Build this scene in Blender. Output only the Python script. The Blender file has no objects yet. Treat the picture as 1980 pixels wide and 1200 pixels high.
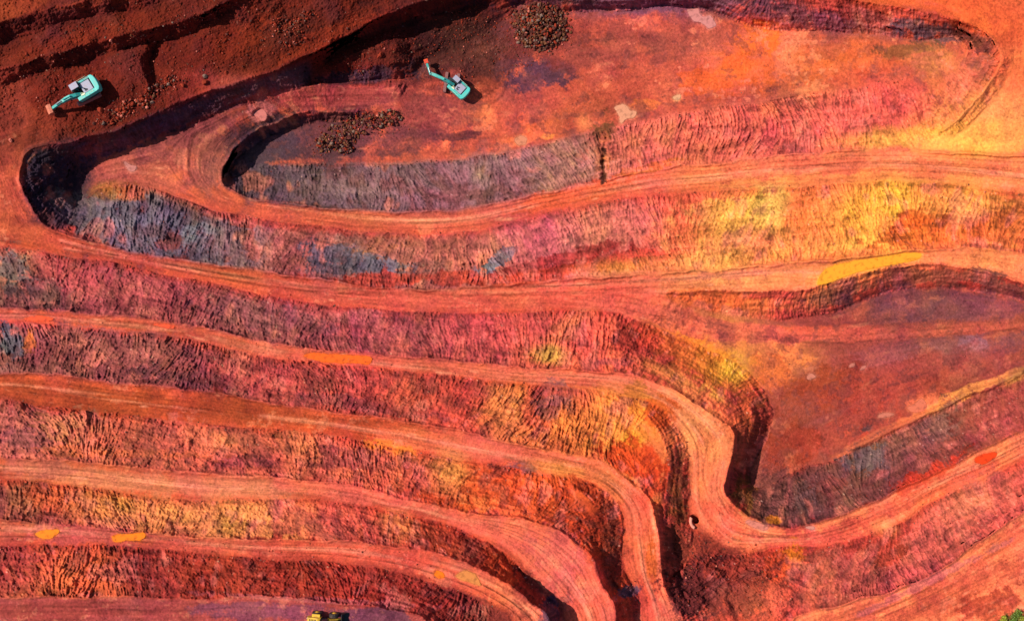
import bpy, bmesh, math, random
import numpy as np
from mathutils import Vector, Matrix

# ------------------------------------------------------------------ camera, sky, sun, exposure
S = bpy.context.scene
CAM_H = 170.0                     # metres above datum
PXM = 0.1                         # metres per photo pixel at datum
CX, CY = 990.0, 600.0
cam_d = bpy.data.cameras.new("camera")
cam = bpy.data.objects.new("camera", cam_d)
S.collection.objects.link(cam)
cam.location = (0, 0, CAM_H)
cam_d.sensor_width = 36.0
cam_d.lens = 36.0 * CAM_H / 198.0
cam_d.clip_end = 8000.0
S.camera = cam

SUN_EL, SUN_AZ = 46.0, 283.0      # elevation, compass bearing of the sun (270 = picture left)
w = bpy.data.worlds.new("World")
S.world = w
w.use_nodes = True
nt = w.node_tree
sky = nt.nodes.new("ShaderNodeTexSky")
sky.sky_type = 'NISHITA'
sky.sun_disc = False
sky.sun_elevation = math.radians(SUN_EL)
sky.sun_rotation = math.radians(SUN_AZ)
nt.links.new(sky.outputs[0], nt.nodes["Background"].inputs[0])
nt.nodes["Background"].inputs[1].default_value = 0.075
sd = bpy.data.lights.new("sun", 'SUN')
sd.energy = 4.2
sd.angle = math.radians(0.5)
sd.color = (1.0, 0.95, 0.87)
so = bpy.data.objects.new("sun", sd)
S.collection.objects.link(so)
az, el = math.radians(SUN_AZ), math.radians(SUN_EL)
to_sun = Vector((math.sin(az) * math.cos(el), math.cos(az) * math.cos(el), math.sin(el)))
so.rotation_euler = to_sun.to_track_quat('Z', 'Y').to_euler()
so.location = to_sun * 300
S.view_settings.view_transform = 'Standard'
S.view_settings.look = 'None'
S.view_settings.gamma = 1.0
S.view_settings.exposure = 0.60
GAIN = 1.30                       # display value of a white lit floor, used to turn a seen colour into an albedo

rng = np.random.default_rng(7)
random.seed(7)


def lin(c):
    c = np.asarray(c, float) / 255.0
    return np.where(c <= 0.04045, c / 12.92, ((c + 0.055) / 1.055) ** 2.4)


def alb(c):
    return np.clip(lin(c) / GAIN, 0.004, 0.85)


# ------------------------------------------------------------------ image-plane survey grid
STEP = 1.25
X0, X1, Y0, Y1 = -84.0, 2064.0, -84.0, 1284.0
NX, NY = int((X1 - X0) / STEP) + 1, int((Y1 - Y0) / STEP) + 1
gx = X0 + np.arange(NX) * STEP
gy = Y0 + np.arange(NY) * STEP
GX, GY = np.meshgrid(gx, gy)


def resize(a, ny, nx):
    h, w_ = a.shape
    yy = np.linspace(0, h - 1, ny); xx = np.linspace(0, w_ - 1, nx)
    y0 = np.minimum(yy.astype(int), h - 2); x0 = np.minimum(xx.astype(int), w_ - 2)
    fy = (yy - y0)[:, None]; fx = (xx - x0)[None, :]
    r0 = a[y0]; r1 = a[y0 + 1]
    t = r0[:, x0] * (1 - fx) + r0[:, x0 + 1] * fx
    b = r1[:, x0] * (1 - fx) + r1[:, x0 + 1] * fx
    return t * (1 - fy) + b * fy


def blur(a, sig):
    if sig < 0.3:
        return a
    r = int(3 * sig) + 1
    k = np.exp(-0.5 * (np.arange(-r, r + 1) / sig) ** 2); k /= k.sum()
    p = np.pad(a, ((r, r), (0, 0)), mode='edge')
    o = sum(k[i] * p[i:i + a.shape[0]] for i in range(2 * r + 1))
    p = np.pad(o, ((0, 0), (r, r)), mode='edge')
    return sum(k[i] * p[:, i:i + a.shape[1]] for i in range(2 * r + 1))


def vnoise(scale, seed, ax=1.0):
    """smooth value noise, zero mean, unit deviation; scale in photo pixels"""
    r = np.random.default_rng(seed)
    ny = max(4, int((Y1 - Y0) / scale) + 3); nx = max(4, int((X1 - X0) / (scale * ax)) + 3)
    a = r.standard_normal((ny, nx))
    k = max(1, int(round(scale / STEP / 3)))
    o = resize(a, NY, NX)
    if k > 1:
        o = blur(o, k * 0.9)
    o -= o.mean()
    return o / o.std()


def fbm(scale, seed, oct=4, gain=0.55):
    o = np.zeros((NY, NX)); amp = 1.0
    for i in range(oct):
        if scale < STEP * 1.5:
            break
        o += amp * vnoise(scale, seed + i * 13)
        amp *= gain; scale *= 0.5
    return o / o.std()


def smooth(p, n=8):
    p = [np.array(q, float) for q in p]
    q = [2 * p[0] - p[1]] + p + [2 * p[-1] - p[-2]]
    out = []
    for i in range(1, len(q) - 2):
        a, b, c, d = q[i - 1], q[i], q[i + 1], q[i + 2]
        for t in np.linspace(0, 1, n, endpoint=False):
            out.append(0.5 * ((2 * b) + (c - a) * t + (2 * a - 5 * b + 4 * c - d) * t * t + (3 * b - a - 3 * c + d) * t ** 3))
    out.append(p[-1])
    return np.array(out)


def wig(P):
    x, y = P[:, 0], P[:, 1]
    dx = 1.6 * np.sin(x / 17 + y / 23) + 1.1 * np.sin(x / 7.3 - y / 9) + 0.7 * np.sin(y / 4.1 + x / 5.7)
    dy = 1.6 * np.sin(x / 19 - y / 15 + 1) + 1.1 * np.sin(x / 8.1 + y / 6 + 2) + 0.7 * np.sin(x / 4.3 + 3 - y / 9)
    return P + np.stack([dx, dy], 1) * 0.95


LINES = []    # densified (x, y, z) survey lines
BERMS = []
TANG = []


def dens(pts, wiggle=True):
    P = smooth(pts)
    if wiggle:
        P = wig(P)
    seg = np.hypot(*np.diff(P, axis=0).T)
    L = np.concatenate([[0], np.cumsum(seg)])
    n = max(3, int(L[-1] / 0.8))
    t = np.linspace(0, L[-1], n)
    return np.stack([np.interp(t, L, P[:, 0]), np.interp(t, L, P[:, 1])], 1), t / L[-1]


def line(pts, z, berm=0.0):
    """one survey line: photo-plane points and heights spread evenly along it"""
    D, f = dens(pts)
    if np.isscalar(z):
        zz = np.full(len(D), float(z))
    else:
        zz = np.interp(f, np.linspace(0, 1, len(z)), z)
    LINES.append(np.column_stack([D, zz]))
    TANG.append(D)
    if berm:
        BERMS.append((D, berm))
    return pts


def hint(pts):
    TANG.append(dens(pts)[0])


# pit floor in the north and the wall above it
F1_S = line([(440, 338), (480, 322), (560, 318), (640, 317), (740, 318), (830, 312), (900, 306), (1000, 290), (1080, 270), (1130, 257),
             (1190, 246), (1270, 227), (1330, 216), (1400, 205), (1480, 197), (1560, 180), (1640, 171), (1700, 160), (1750, 150)],
            [-10.5, -11.5, -11.5, -11.5, -11.2, -10.5])
F1_E = line([(1750, 150), (1775, 160), (1788, 190), (1790, 225), (1800, 246)], [-10.5, -9.8, -8.6, -7])
F1_EW = line([(1848, 70), (1872, 92), (1868, 118), (1850, 148), (1822, 192), (1797, 230)], [-10.8, -10.6, -10.2, -9.4, -8.4, -7])
F1_N = line([(1000, 4), (1050, 16), (1100, 19), (1160, 21), (1250, 14), (1300, 13), (1370, 20), (1430, 43), (1480, 55), (1560, 59), (1650, 62),
             (1740, 72), (1790, 76), (1848, 70)], [-11.5, -11.5, -11.5, -11.2, -10.8])
NCREST = line([(960, -50), (1100, -42), (1250, -48), (1400, -40), (1500, -22), (1600, -6), (1680, 5), (1740, 15), (1800, 28), (1850, 38), (1890, 55),
               (1920, 76), (1938, 101), (1936, 125), (1916, 156), (1896, 182), (1871, 212), (1842, 241), (1826, 254)],
              [-5, -5, -5, -5.6, -6.6, -6.6, -5.8, -5.4], 0.2)
line([(1962, 96), (1958, 132), (1938, 168), (1917, 196), (1891, 226), (1862, 254), (1846, 266)], [-6.4, -6.6, -6.6, -6.2])
line([(1030, -8), (1150, 3), (1250, -2), (1380, 2), (1460, 25), (1540, 30), (1640, 36), (1740, 50), (1830, 56)], [-8.3, -8.3, -8.4, -8.6, -8.8])
# road one: loop round the dump, then east below the first bench
R1N = line([(770, 214), (700, 215), (640, 216), (600, 217), (560, 224), (530, 239), (500, 252), (470, 272), (445, 298), (430, 325), (426, 346),
            (440, 363), (470, 378), (500, 386), (570, 396), (640, 403), (740, 409), (830, 409), (880, 406), (930, 399), (1000, 384), (1090, 365),
            (1165, 350), (1240, 332), (1320, 321), (1400, 316), (1440, 309), (1490, 302), (1600, 294), (1680, 290), (1780, 292), (1880, 298), (2060, 304)],
           [-10.2, -9.0, -7.2, -6.4, -6.3, -6.6, -6.8, -7.0, -6.9, -6.6, -6.2, -5.6, -5], 0.45)
R1S = line([(180, 368), (200, 358), (240, 353), (290, 362), (320, 372), (350, 382), (385, 395), (420, 408), (450, 413), (500, 422), (560, 430), (640, 438), (700, 446),
            (760, 450), (830, 452), (900, 447), (960, 437), (1000, 426), (1060, 409), (1120, 398), (1180, 386), (1240, 378), (1300, 372), (1370, 369),
            (1480, 361), (1560, 360), (1640, 353), (1740, 351), (1840, 356), (1900, 363), (1980, 376), (2060, 385)],
           [-7.0, -7.0, -7.0, -7.0, -7.0, -7.0, -6.9, -6.6, -6.2, -5.6, -5])
line([(770, 170), (690, 168), (600, 166), (540, 180), (480, 200), (420, 220), (370, 243), (300, 266), (235, 290), (180, 306), (148, 325), (140, 350), (146, 380), (162, 384), (180, 368)],
     [-9.6, -8.8, -6.8, -5.9, -5.5, -5.6, -6.0, -6.4, -6.8, -7.0])
line([(365, 265), (362, 300), (366, 340), (385, 368), (420, 385)], [-6.2, -6.6, -6.9])
line([(440, 334), (454, 306), (484, 282), (528, 260), (580, 243), (640, 234), (690, 232)], [-11.2, -11.4, -11.5, -11.5])
# road two and the loop at its west end; digger bench above
R2N = line([(95, 280), (60, 288), (44, 305), (39, 345), (46, 376), (62, 406), (86, 434), (110, 447), (140, 458), (180, 470), (230, 482), (290, 494), (350, 503), (420, 512),
            (500, 524), (560, 532), (640, 543), (700, 553), (760, 559), (830, 560), (900, 556), (950, 551), (1000, 549), (1080, 541), (1140, 537), (1210, 534),
            (1260, 530), (1320, 526), (1380, 523), (1440, 517), (1480, 513), (1560, 506), (1640, 500), (1720, 491), (1780, 484), (1860, 480), (1920, 483), (2060, 498)],
           [0.8, 0.4, -0.2, -0.6, -1, -1.3, -1.6, -1.8, -1.6, -1.2, -0.8, -0.4, 0, 0.4, 0.8], 0.5)
XB = line([(95, 280), (150, 270), (200, 257), (240, 246), (300, 218), (360, 192), (420, 172), (500, 147), (560, 122), (640, 84), (700, 52), (760, 22), (840, -4), (900, -30)],
          [0.4, 0, -0.4, -0.8, -1.3, -1.7, -2.2, -2.8, -4], 0.25)
line([(-84, 300), (-30, 320), (-12, 360), (0, 400), (-20, 440), (-84, 455)], [1, 0.6, 0.2, 0.4])
R2S = line([(-84, 462), (0, 473), (30, 476), (80, 486), (130, 496), (200, 502), (260, 515), (320, 530), (400, 545), (460, 558), (500, 568), (560, 580), (640, 590), (720, 597),
            (800, 602), (900, 605), (1000, 604), (1060, 600), (1120, 599), (1160, 600), (1200, 607), (1240, 620), (1280, 636), (1330, 656), (1380, 680), (1430, 706),
            (1460, 731), (1484, 768), (1494, 802), (1485, 842), (1462, 882), (1450, 908), (1447, 930), (1460, 946), (1496, 934), (1550, 905), (1600, 893), (1640, 878),
            (1680, 857), (1740, 827), (1810, 797), (1870, 767), (1930, 746), (1980, 722), (2060, 690)],
           [-0.4, -0.8, -1.2, -1.6, -2, -2.2, -2.4, -3, -4.5, -5.2, -5.4, -5.2, -5, -4.6, -4.4])
WEDGE = line([(1290, 566), (1380, 561), (1450, 563), (1540, 561), (1580, 553), (1640, 535), (1680, 525), (1740, 515), (1800, 511), (1850, 514), (1900, 525), (1950, 540),
              (2060, 575)], [-2, -1, -0.6, -0.2, 0, 0.2], 0.4)
line([(1560, 590), (1620, 578), (1680, 553), (1740, 539), (1810, 535), (1880, 541), (1940, 555), (2060, 592)], [-3, -2.4, -2.2, -2.2, -2])
F2_N = line([(1290, 567), (1350, 590), (1400, 606), (1480, 617), (1530, 617), (1580, 608), (1620, 600), (1660, 585), (1700, 570), (1740, 559), (1800, 555), (1880, 560),
             (1950, 572), (2060, 602)], [-2.2, -3.4, -4.4, -5, -5.2, -5.2, -5])
# road three
R3N = line([(-84, 592), (0, 595), (60, 597), (130, 603), (200, 608), (260, 612), (320, 620), (370, 630), (430, 641), (500, 657), (570, 670), (640, 677), (720, 684), (800, 691),
            (870, 695), (930, 702), (1000, 710), (1080, 714), (1150, 717), (1220, 724), (1260, 738), (1300, 752), (1340, 775), (1370, 795), (1395, 812), (1417, 832),
            (1418, 868), (1410, 900), (1402, 930), (1406, 957), (1430, 986), (1480, 1014), (1530, 1019), (1580, 1010), (1640, 990), (1700, 963), (1760, 936), (1850, 893), (1980, 828), (2060, 790)],
           [5.2, 4.8, 4.4, 4, 3.6, 3.2, 3.0, 2.6, 2.2, 2.2, 2.4], 0.45)
R3S = line([(-84, 622), (0, 624), (60, 622), (100, 626), (180, 635), (240, 640), (300, 645), (360, 652), (420, 668), (500, 686), (560, 695), (640, 701), (720, 709), (800, 718), (870, 725),
            (930, 732), (1000, 742), (1060, 745), (1110, 748), (1170, 756), (1220, 766), (1260, 779), (1290, 800), (1310, 825), (1325, 850), (1332, 880), (1333, 940), (1330, 975),
            (1336, 1000), (1350, 1022), (1380, 1050), (1415, 1074), (1460, 1066), (1510, 1056), (1560, 1056), (1620, 1050), (1660, 1040), (1720, 1018), (1760, 1000), (1790, 976), (1830, 956), (1900, 930), (1980, 890), (2060, 850)],
           [5.2, 4.8, 4.4, 4, 3.6, 3.4, 3.2, 2.8, 2.4, 2.4, 2.4])
# road four
R4N = line([(-84, 724), (0, 724), (60, 721), (110, 723), (150, 730), (200, 737), (250, 742), (320, 748), (400, 757), (450, 765), (500, 775), (560, 785), (620, 793), (680, 800),
            (740, 808), (800, 817), (860, 827), (920, 840), (1000, 858), (1060, 872), (1130, 882), (1170, 895), (1200, 917), (1222, 935), (1244, 955), (1262, 980), (1271, 1015), (1273, 1050),
            (1279, 1090), (1284, 1130), (1296, 1160), (1322, 1198), (1350, 1284)], [9.8, 9.5, 9.2, 9, 8.8, 8.6, 8.4, 8.6, 8.8], 0.45)
R4S = line([(-84, 762), (0, 766), (50, 776), (80, 785), (120, 788), (200, 796), (280, 806), (350, 815), (420, 822), (500, 827), (560, 831), (620, 838), (680, 850), (740, 860), (800, 874),
            (850, 881), (900, 890), (960, 898), (1040, 914), (1080, 920), (1130, 930), (1165, 945), (1187, 962), (1200, 985), (1205, 1015), (1205, 1055), (1206, 1090), (1216, 1116),
            (1230, 1140), (1236, 1165), (1231, 1200), (1220, 1284)], [9.8, 9.5, 9.2, 9, 8.8, 8.7, 8.6, 8.8, 9])
# road five
R5N = line([(-84, 880), (0, 886), (80, 888), (180, 894), (250, 903), (330, 908), (400, 915), (500, 920), (560, 925), (640, 933), (700, 942), (750, 955), (800, 970), (860, 982), (900, 990),
            (950, 997), (1000, 1002), (1040, 1010), (1080, 1025), (1110, 1046), (1140, 1070), (1156, 1100), (1162, 1122), (1172, 1142), (1186, 1170), (1192, 1200), (1205, 1284)],
           [15, 15, 14.8, 14.6, 14.6, 14.5, 14.4, 14.2, 14], 0.35)
R5S = line([(-84, 922), (0, 926), (60, 931), (120, 936), (200, 946), (260, 956), (330, 965), (400, 967), (500, 965), (560, 965), (640, 968), (700, 978), (760, 990), (800, 998), (850, 1011), (900, 1030),
            (950, 1055), (985, 1078), (1003, 1096), (1012, 1116), (1036, 1136), (1062, 1160), (1086, 1186), (1110, 1284)], [15, 15, 14.8, 14.6, 14.6, 14.4, 14.2])
# road six, road seven
R6N = line([(-84, 998), (0, 1004), (60, 1010), (120, 1015), (200, 1022), (280, 1030), (360, 1036), (430, 1040), (500, 1042), (580, 1044), (660, 1045), (720, 1050), (780, 1058), (830, 1067), (880, 1080),
            (920, 1095), (960, 1115), (1000, 1140), (1030, 1165), (1060, 1192), (1085, 1284)], [20, 20, 19.8, 19.6, 19.4], 0.35)
R6S = line([(-84, 1056), (0, 1055), (60, 1053), (130, 1052), (200, 1052), (280, 1058), (350, 1065), (420, 1072), (500, 1080), (560, 1083), (630, 1086), (700, 1094), (740, 1100), (800, 1115), (850, 1130),
            (900, 1146), (950, 1170), (985, 1196), (1010, 1284)], [20, 20, 19.8, 19.6, 19.4])
R7N = line([(-84, 1157), (0, 1155), (60, 1153), (150, 1155), (250, 1153), (330, 1158), (420, 1156), (500, 1150), (570, 1157), (640, 1163), (700, 1170), (760, 1180), (820, 1194), (880, 1284)],
           [25, 25, 25, 24.8, 24.6], 0.3)
line([(-84, 1260), (300, 1265), (700, 1270)], 25.2)
# road eight and the south-east rim
R8N = line([(1520, 1284), (1530, 1200), (1560, 1186), (1620, 1170), (1690, 1151), (1740, 1138), (1790, 1115), (1830, 1095), (1860, 1070), (1900, 1041), (1940, 1015), (1980, 986), (2060, 930)],
           [8.5, 8.8, 9, 9, 9], 0.35)
line([(1600, 1284), (1700, 1240), (1850, 1170), (1980, 1110), (2060, 1070)], [9.4, 9.6, 9.8])
line([(1840, 1284), (1900, 1215), (1940, 1190), (2060, 1150)], [11.2, 11.2, 11.2])
# rough ground between roads three, four and eight
line([(1340, 1105), (1390, 1120), (1430, 1150), (1440, 1200), (1420, 1284)], [4.5, 6, 6.5, 7.5])
line([(1300, 1050), (1310, 1090), (1320, 1120)], [3.4, 3.2, 4])
line([(1450, 1110), (1500, 1130), (1540, 1150)], [6, 6.2, 6.8])
# north-west benches above the western digger
line([(-84, 190), (0, 168), (80, 140), (160, 118), (230, 98), (300, 78), (370, 68), (430, 60), (475, 50)], [1.2, 1.2, 1.2, 1.2, 0.4])
line([(-84, 156), (0, 136), (80, 111), (160, 89), (230, 70), (300, 53), (370, 36), (420, 12), (450, -5), (480, -40)], [4.0, 4.0, 4.0, 3.9, 4.2, 4.4], 0.15)
line([(-84, 108), (0, 88), (60, 64), (130, 40), (200, 28), (260, 18), (330, 0), (400, -30)], [4.3, 4.2, 4.2, 4.2])
line([(-84, 72), (0, 46), (60, 26), (130, 9), (200, -4), (280, -26)], [7.0, 7.0, 6.6])
line([(375, 66), (392, 44), (425, 26), (452, 12)], [0.9, 1.0, 1.2, 1.6])
line([(292, 80), (272, 108), (270, 120), (280, 140), (287, 178)], [1.3, 1.3, 1.2])
line([(306, 82), (294, 110), (290, 124), (298, 144), (302, 176)], [-0.2, -0.4, 0.4])
line([(476, 50), (474, 28), (470, 5)], [0.4, 1, 2.4])
# dig face by the eastern digger
line([(600, 160), (690, 158), (760, 155), (806, 146), (812, 128), (840, 112), (880, 92), (930, 62), (985, 30), (1000, 4)], [-9.4, -10.6, -10.8, -11.2, -11.4, -11.5])
line([(655, 122), (700, 98), (742, 84), (766, 84), (770, 104), (798, 122)], [-6.2, -6.4, -6.4, -7.2, -9.2])
line([(690, 148), (730, 126), (768, 116)], [-9.8, -7.4, -7.6])
line([(585, 148), (625, 124), (668, 92), (724, 66), (790, 44), (860, 24), (940, 4)], [-8.2, -8.2, -8.0, -8.0, -9.0, -10, -10.4])
# steep bites beside the road bends
line([(1110, 938), (1140, 960), (1160, 990), (1165, 1030), (1163, 1070), (1168, 1105), (1190, 1140), (1212, 1165), (1215, 1200)], [11.0, 11.3, 11.4, 11.4, 11.2, 10.6, 9.8])
line([(1250, 800), (1278, 838), (1290, 875), (1293, 920), (1286, 970), (1281, 1010)], [5.6, 5.9, 6.1, 6.6, 7.2])
line([(1336, 1006), (1343, 1040), (1336, 1072), (1318, 1098), (1302, 1112)], [3.0, 2.8, 2.8, 3.0])
line([(1430, 812), (1429, 860), (1419, 908), (1412, 946)], [1.6, 1.2, 1.0, 0.6])
line([(1450, 788), (1456, 815), (1444, 858), (1430, 903), (1421, 946)], [-1, -0.8, -0.8, -0.6])
line([(1190, 690), (1240, 702), (1300, 727), (1350, 757), (1392, 786)], [1.6, 1.7, 1.7, 1.4])
# along-road directions with no height of their own
hint([(840, 220), (1000, 240), (1300, 160), (1700, 110)])
hint([(1050, 575), (1250, 600), (1450, 645), (1700, 645), (2000, 610)])
hint([(1560, 800), (1750, 720), (1950, 660)])


def solve(cons, levels=((48, 500), (24, 300), (12, 200), (6, 140), (3, 90), (STEP, 40))):
    Zp = None
    for st, it in levels:
        nx, ny = int((X1 - X0) / st) + 1, int((Y1 - Y0) / st) + 1
        if st == STEP:
            nx, ny = NX, NY
        sm = np.zeros((ny, nx)); ct = np.zeros((ny, nx))
        for C in cons:
            ix = np.clip(np.rint((C[:, 0] - X0) / st).astype(int), 0, nx - 1)
            iy = np.clip(np.rint((C[:, 1] - Y0) / st).astype(int), 0, ny - 1)
            np.add.at(sm, (iy, ix), C[:, 2]); np.add.at(ct, (iy, ix), 1)
        fix = ct > 0
        val = sm[fix] / ct[fix]
        Z_ = np.full((ny, nx), val.mean()) if Zp is None else resize(Zp, ny, nx)
        Z_[fix] = val
        for _ in range(it):
            p = np.pad(Z_, 1, mode='edge')
            Z_ = 0.25 * (p[:-2, 1:-1] + p[2:, 1:-1] + p[1:-1, :-2] + p[1:-1, 2:])
            Z_[fix] = val
        Zp = Z_
    return Zp


Zb = blur(solve(LINES), 0.9)
c2, s2 = [], []
for D in TANG:
    t = np.gradient(D, axis=0)
    a = np.arctan2(t[:, 1], t[:, 0])
    c2.append(np.column_stack([D, np.cos(2 * a)])); s2.append(np.column_stack([D, np.sin(2 * a)]))
lv = ((48, 300), (24, 200), (12, 150), (6, 100))
ang = 0.5 * np.arctan2(resize(solve(s2, lv), NY, NX), resize(solve(c2, lv), NY, NX))
TX, TY = np.cos(ang), np.sin(ang)

gyv, gxv = np.gradient(blur(Zb, 2.5), STEP * PXM)
slope = np.hypot(gxv, gyv)


def sstep(a, b, x):
    t = np.clip((x - a) / (b - a), 0, 1)
    return t * t * (3 - 2 * t)


SL = sstep(0.16, 0.40, slope)


def lic(n, dx, dy, L):
    """smear noise n along the direction field"""
    acc = n.copy(); iy, ix = np.mgrid[0:NY, 0:NX].astype(np.float32)
    for sgn in (1.0, -1.0):
        px_, py_ = ix.copy(), iy.copy()
        ux, uy = (dx * sgn).astype(np.float32), (dy * sgn).astype(np.float32)
        for k in range(L):
            px_ += ux; py_ += uy
            jx = np.clip(np.rint(px_), 0, NX - 1).astype(np.int32); jy = np.clip(np.rint(py_), 0, NY - 1).astype(np.int32)
            acc += n[jy, jx]
            vx, vy = dx[jy, jx], dy[jy, jx]
            s = np.where(vx * ux + vy * uy < 0, -1.0, 1.0)
            ux, uy = vx * s, vy * s
    acc -= acc.mean()
    return acc / acc.std()


def white(seed, sig):
    a = blur(np.random.default_rng(seed).standard_normal((NY, NX)), sig)
    return a / a.std()


wob = 0.30 * vnoise(80, 31) + 0.16 * vnoise(26, 32)
NXd, NYd = np.cos(ang + math.pi / 2 + wob), np.sin(ang + math.pi / 2 + wob)
rill_f = lic(white(1, 0.8), NXd, NYd, 5)
rill_m = lic(white(2, 1.2), NXd, NYd, 8)
rill_g = lic(white(3, 3.6), NXd, NYd, 15)
TXc, TYc = np.cos(ang), np.sin(ang)
trk_f = lic(white(4, 0.9), TXc, TYc, 42)
trk_m = lic(white(5, 2.6), TXc, TYc, 60)
f_big, f_mid, f_sm, f_fin = fbm(140, 41), fbm(48, 51), fbm(18, 61), white(71, 0.8)


def blob(x, y, rx, ry, deg=0, soft=0.45, warp=0.0, wf=None):
    """soft ellipse, 1 in the middle, 0 outside"""
    m = max(rx, ry) * (1.6 + warp)
    i0, i1 = max(0, int((x - m - X0) / STEP)), min(NX, int((x + m - X0) / STEP) + 2)
    j0, j1 = max(0, int((y - m - Y0) / STEP)), min(NY, int((y + m - Y0) / STEP) + 2)
    if i1 <= i0 or j1 <= j0:
        return None
    sl = (slice(j0, j1), slice(i0, i1))
    c, s = math.cos(math.radians(deg)), math.sin(math.radians(deg))
    dx, dy = GX[sl] - x, GY[sl] - y
    u, v = (dx * c + dy * s) / rx, (-dx * s + dy * c) / ry
    d = np.hypot(u, v)
    if warp:
        d = d + warp * (wf if wf is not None else f_mid)[sl]
    return sl, 1 - sstep(1 - soft, 1 + soft * 0.6, d)


def polymask(P):
    P = np.asarray(P, float)
    m = np.zeros((NY, NX), bool)
    n = len(P)
    for i in range(n):
        (xa, ya), (xb, yb) = P[i], P[(i + 1) % n]
        if ya == yb:
            continue
        lo, hi = min(ya, yb), max(ya, yb)
        j0, j1 = max(0, int(math.ceil((lo - Y0) / STEP))), min(NY, int(math.ceil((hi - Y0) / STEP)))
        if j1 <= j0:
            continue
        yy = gy[j0:j1]
        xx = xa + (yy - ya) * (xb - xa) / (yb - ya)
        m[j0:j1] ^= gx[None, :] < xx[:, None]
    return m


def ring(a, b):
    return np.concatenate([dens(a)[0], dens(b)[0][::-1]])


def oval(x, y, rx, ry, dg, seed):
    r = random.Random(seed); d = math.radians(dg); out = []
    ph = [(r.uniform(0, 6.28), r.uniform(0.03, 0.13), k) for k in (2, 3, 5)]
    for k in range(18):
        a = k * 2 * math.pi / 18
        f = 1 + sum(A * math.sin(n * a + p) for p, A, n in ph)
        u, v = rx * f * math.cos(a), ry * f * math.sin(a)
        out.append((x + u * math.cos(d) - v * math.sin(d), y + u * math.sin(d) + v * math.cos(d)))
    return out


PUDDLES = [
    ([(586, 688), (602, 682), (640, 684), (680, 686), (717, 689), (714, 703), (690, 703), (655, 701), (622, 699), (600, 694)], (240, 100, 24), "long bright orange puddle along the narrow third road"),
    ([(1580, 551), (1586, 532), (1602, 517), (1640, 506), (1700, 497), (1755, 489), (1780, 490), (1776, 500), (1740, 509), (1690, 518), (1645, 530), (1610, 544)], (250, 158, 40), "largest yellow-orange puddle on the eastern road above the dark floor"),
    ([(290, 626), (310, 625), (338, 630), (330, 636), (310, 632)], (236, 84, 44), "thin red-orange puddle west of the long orange one"),
    ([(44, 617), (56, 612), (82, 611), (106, 616), (92, 620), (64, 620)], (238, 82, 38), "small red-orange puddle near the left edge of the photo"),
    ([(66, 1031), (84, 1024), (114, 1023), (108, 1034), (94, 1041), (78, 1038)], (250, 132, 18), "rounded amber puddle under a pale mud patch"),
    ([(214, 1036), (226, 1032), (258, 1031), (281, 1030), (274, 1042), (246, 1044), (222, 1048)], (250, 126, 16), "flat amber puddle beside the foot of the ribbed slope"),
    (oval(1906, 885, 20, 9, -20, 3), (232, 66, 18), "vivid red-orange puddle on the road climbing to the right edge"),
    (oval(850, 1110, 10, 7, 20, 4), (248, 116, 16), "small round amber puddle on the sixth road bend"),
    ([(878, 1112), (898, 1104), (918, 1110), (930, 1131), (908, 1124), (890, 1119)], (250, 150, 76), "pale peach puddle on the sixth road bend"),
    ([(1327, 19), (1338, 16), (1350, 18), (1353, 27), (1362, 34), (1373, 31), (1383, 44), (1384, 50), (1370, 55), (1358, 46), (1342, 42), (1334, 33)], (240, 150, 140), "pale pink puddle by the foot of the purple wall"),
    ([(1186, 208), (1196, 203), (1210, 203), (1218, 213), (1231, 216), (1226, 228), (1212, 230), (1200, 240), (1197, 226)], (252, 168, 126), "peach puddle beside the brown washout fan"),
    ([(1300, 189), (1308, 184), (1317, 182), (1314, 191), (1306, 193)], (252, 180, 130), "tiny cream puddle on the red pit floor"),
    (oval(1008, 272, 11, 9, 0, 7), (246, 150, 108), "peach puddle at the western end of the bright mud patches"),
    ([(1752, 788), (1770, 780), (1782, 770), (1792, 784), (1786, 794), (1766, 797)], (246, 128, 92), "salmon puddle near the windrow of the second floor"),
    (oval(1712, 802, 14, 5, -8, 8), (232, 130, 102), "small oval pink puddle left of a salmon one"),
    (oval(1568, 728, 9, 6, -10, 9), (232, 136, 108), "little round pink puddle on the second floor"),
    (oval(1648, 706, 8, 5, -20, 10), (224, 128, 106), "left half of a pair of little pink puddles"),
    (oval(1668, 711, 8, 4, -30, 12), (224, 126, 106), "right half of a pair of little pink puddles"),
    ([(1440, 1008), (1452, 1006), (1478, 1014), (1486, 1020), (1478, 1024), (1456, 1018)], (246, 142, 118), "pink strip puddle on the inside of the road bend"),
    (oval(1567, 1020, 9, 4, 10, 13), (240, 152, 132), "tiny pink puddle past the road bend"),
    ([(238, 310), (250, 318), (266, 322), (256, 332), (246, 326)], (228, 138, 122), "pink puddle on the western loop floor"),
    ([(488, 222), (500, 212), (512, 214), (516, 226), (508, 234), (500, 228)], (236, 132, 118), "pink puddle on the loop road above the rock dump"),
]


WET = [(p, c) for p, c, _ in PUDDLES]

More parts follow.
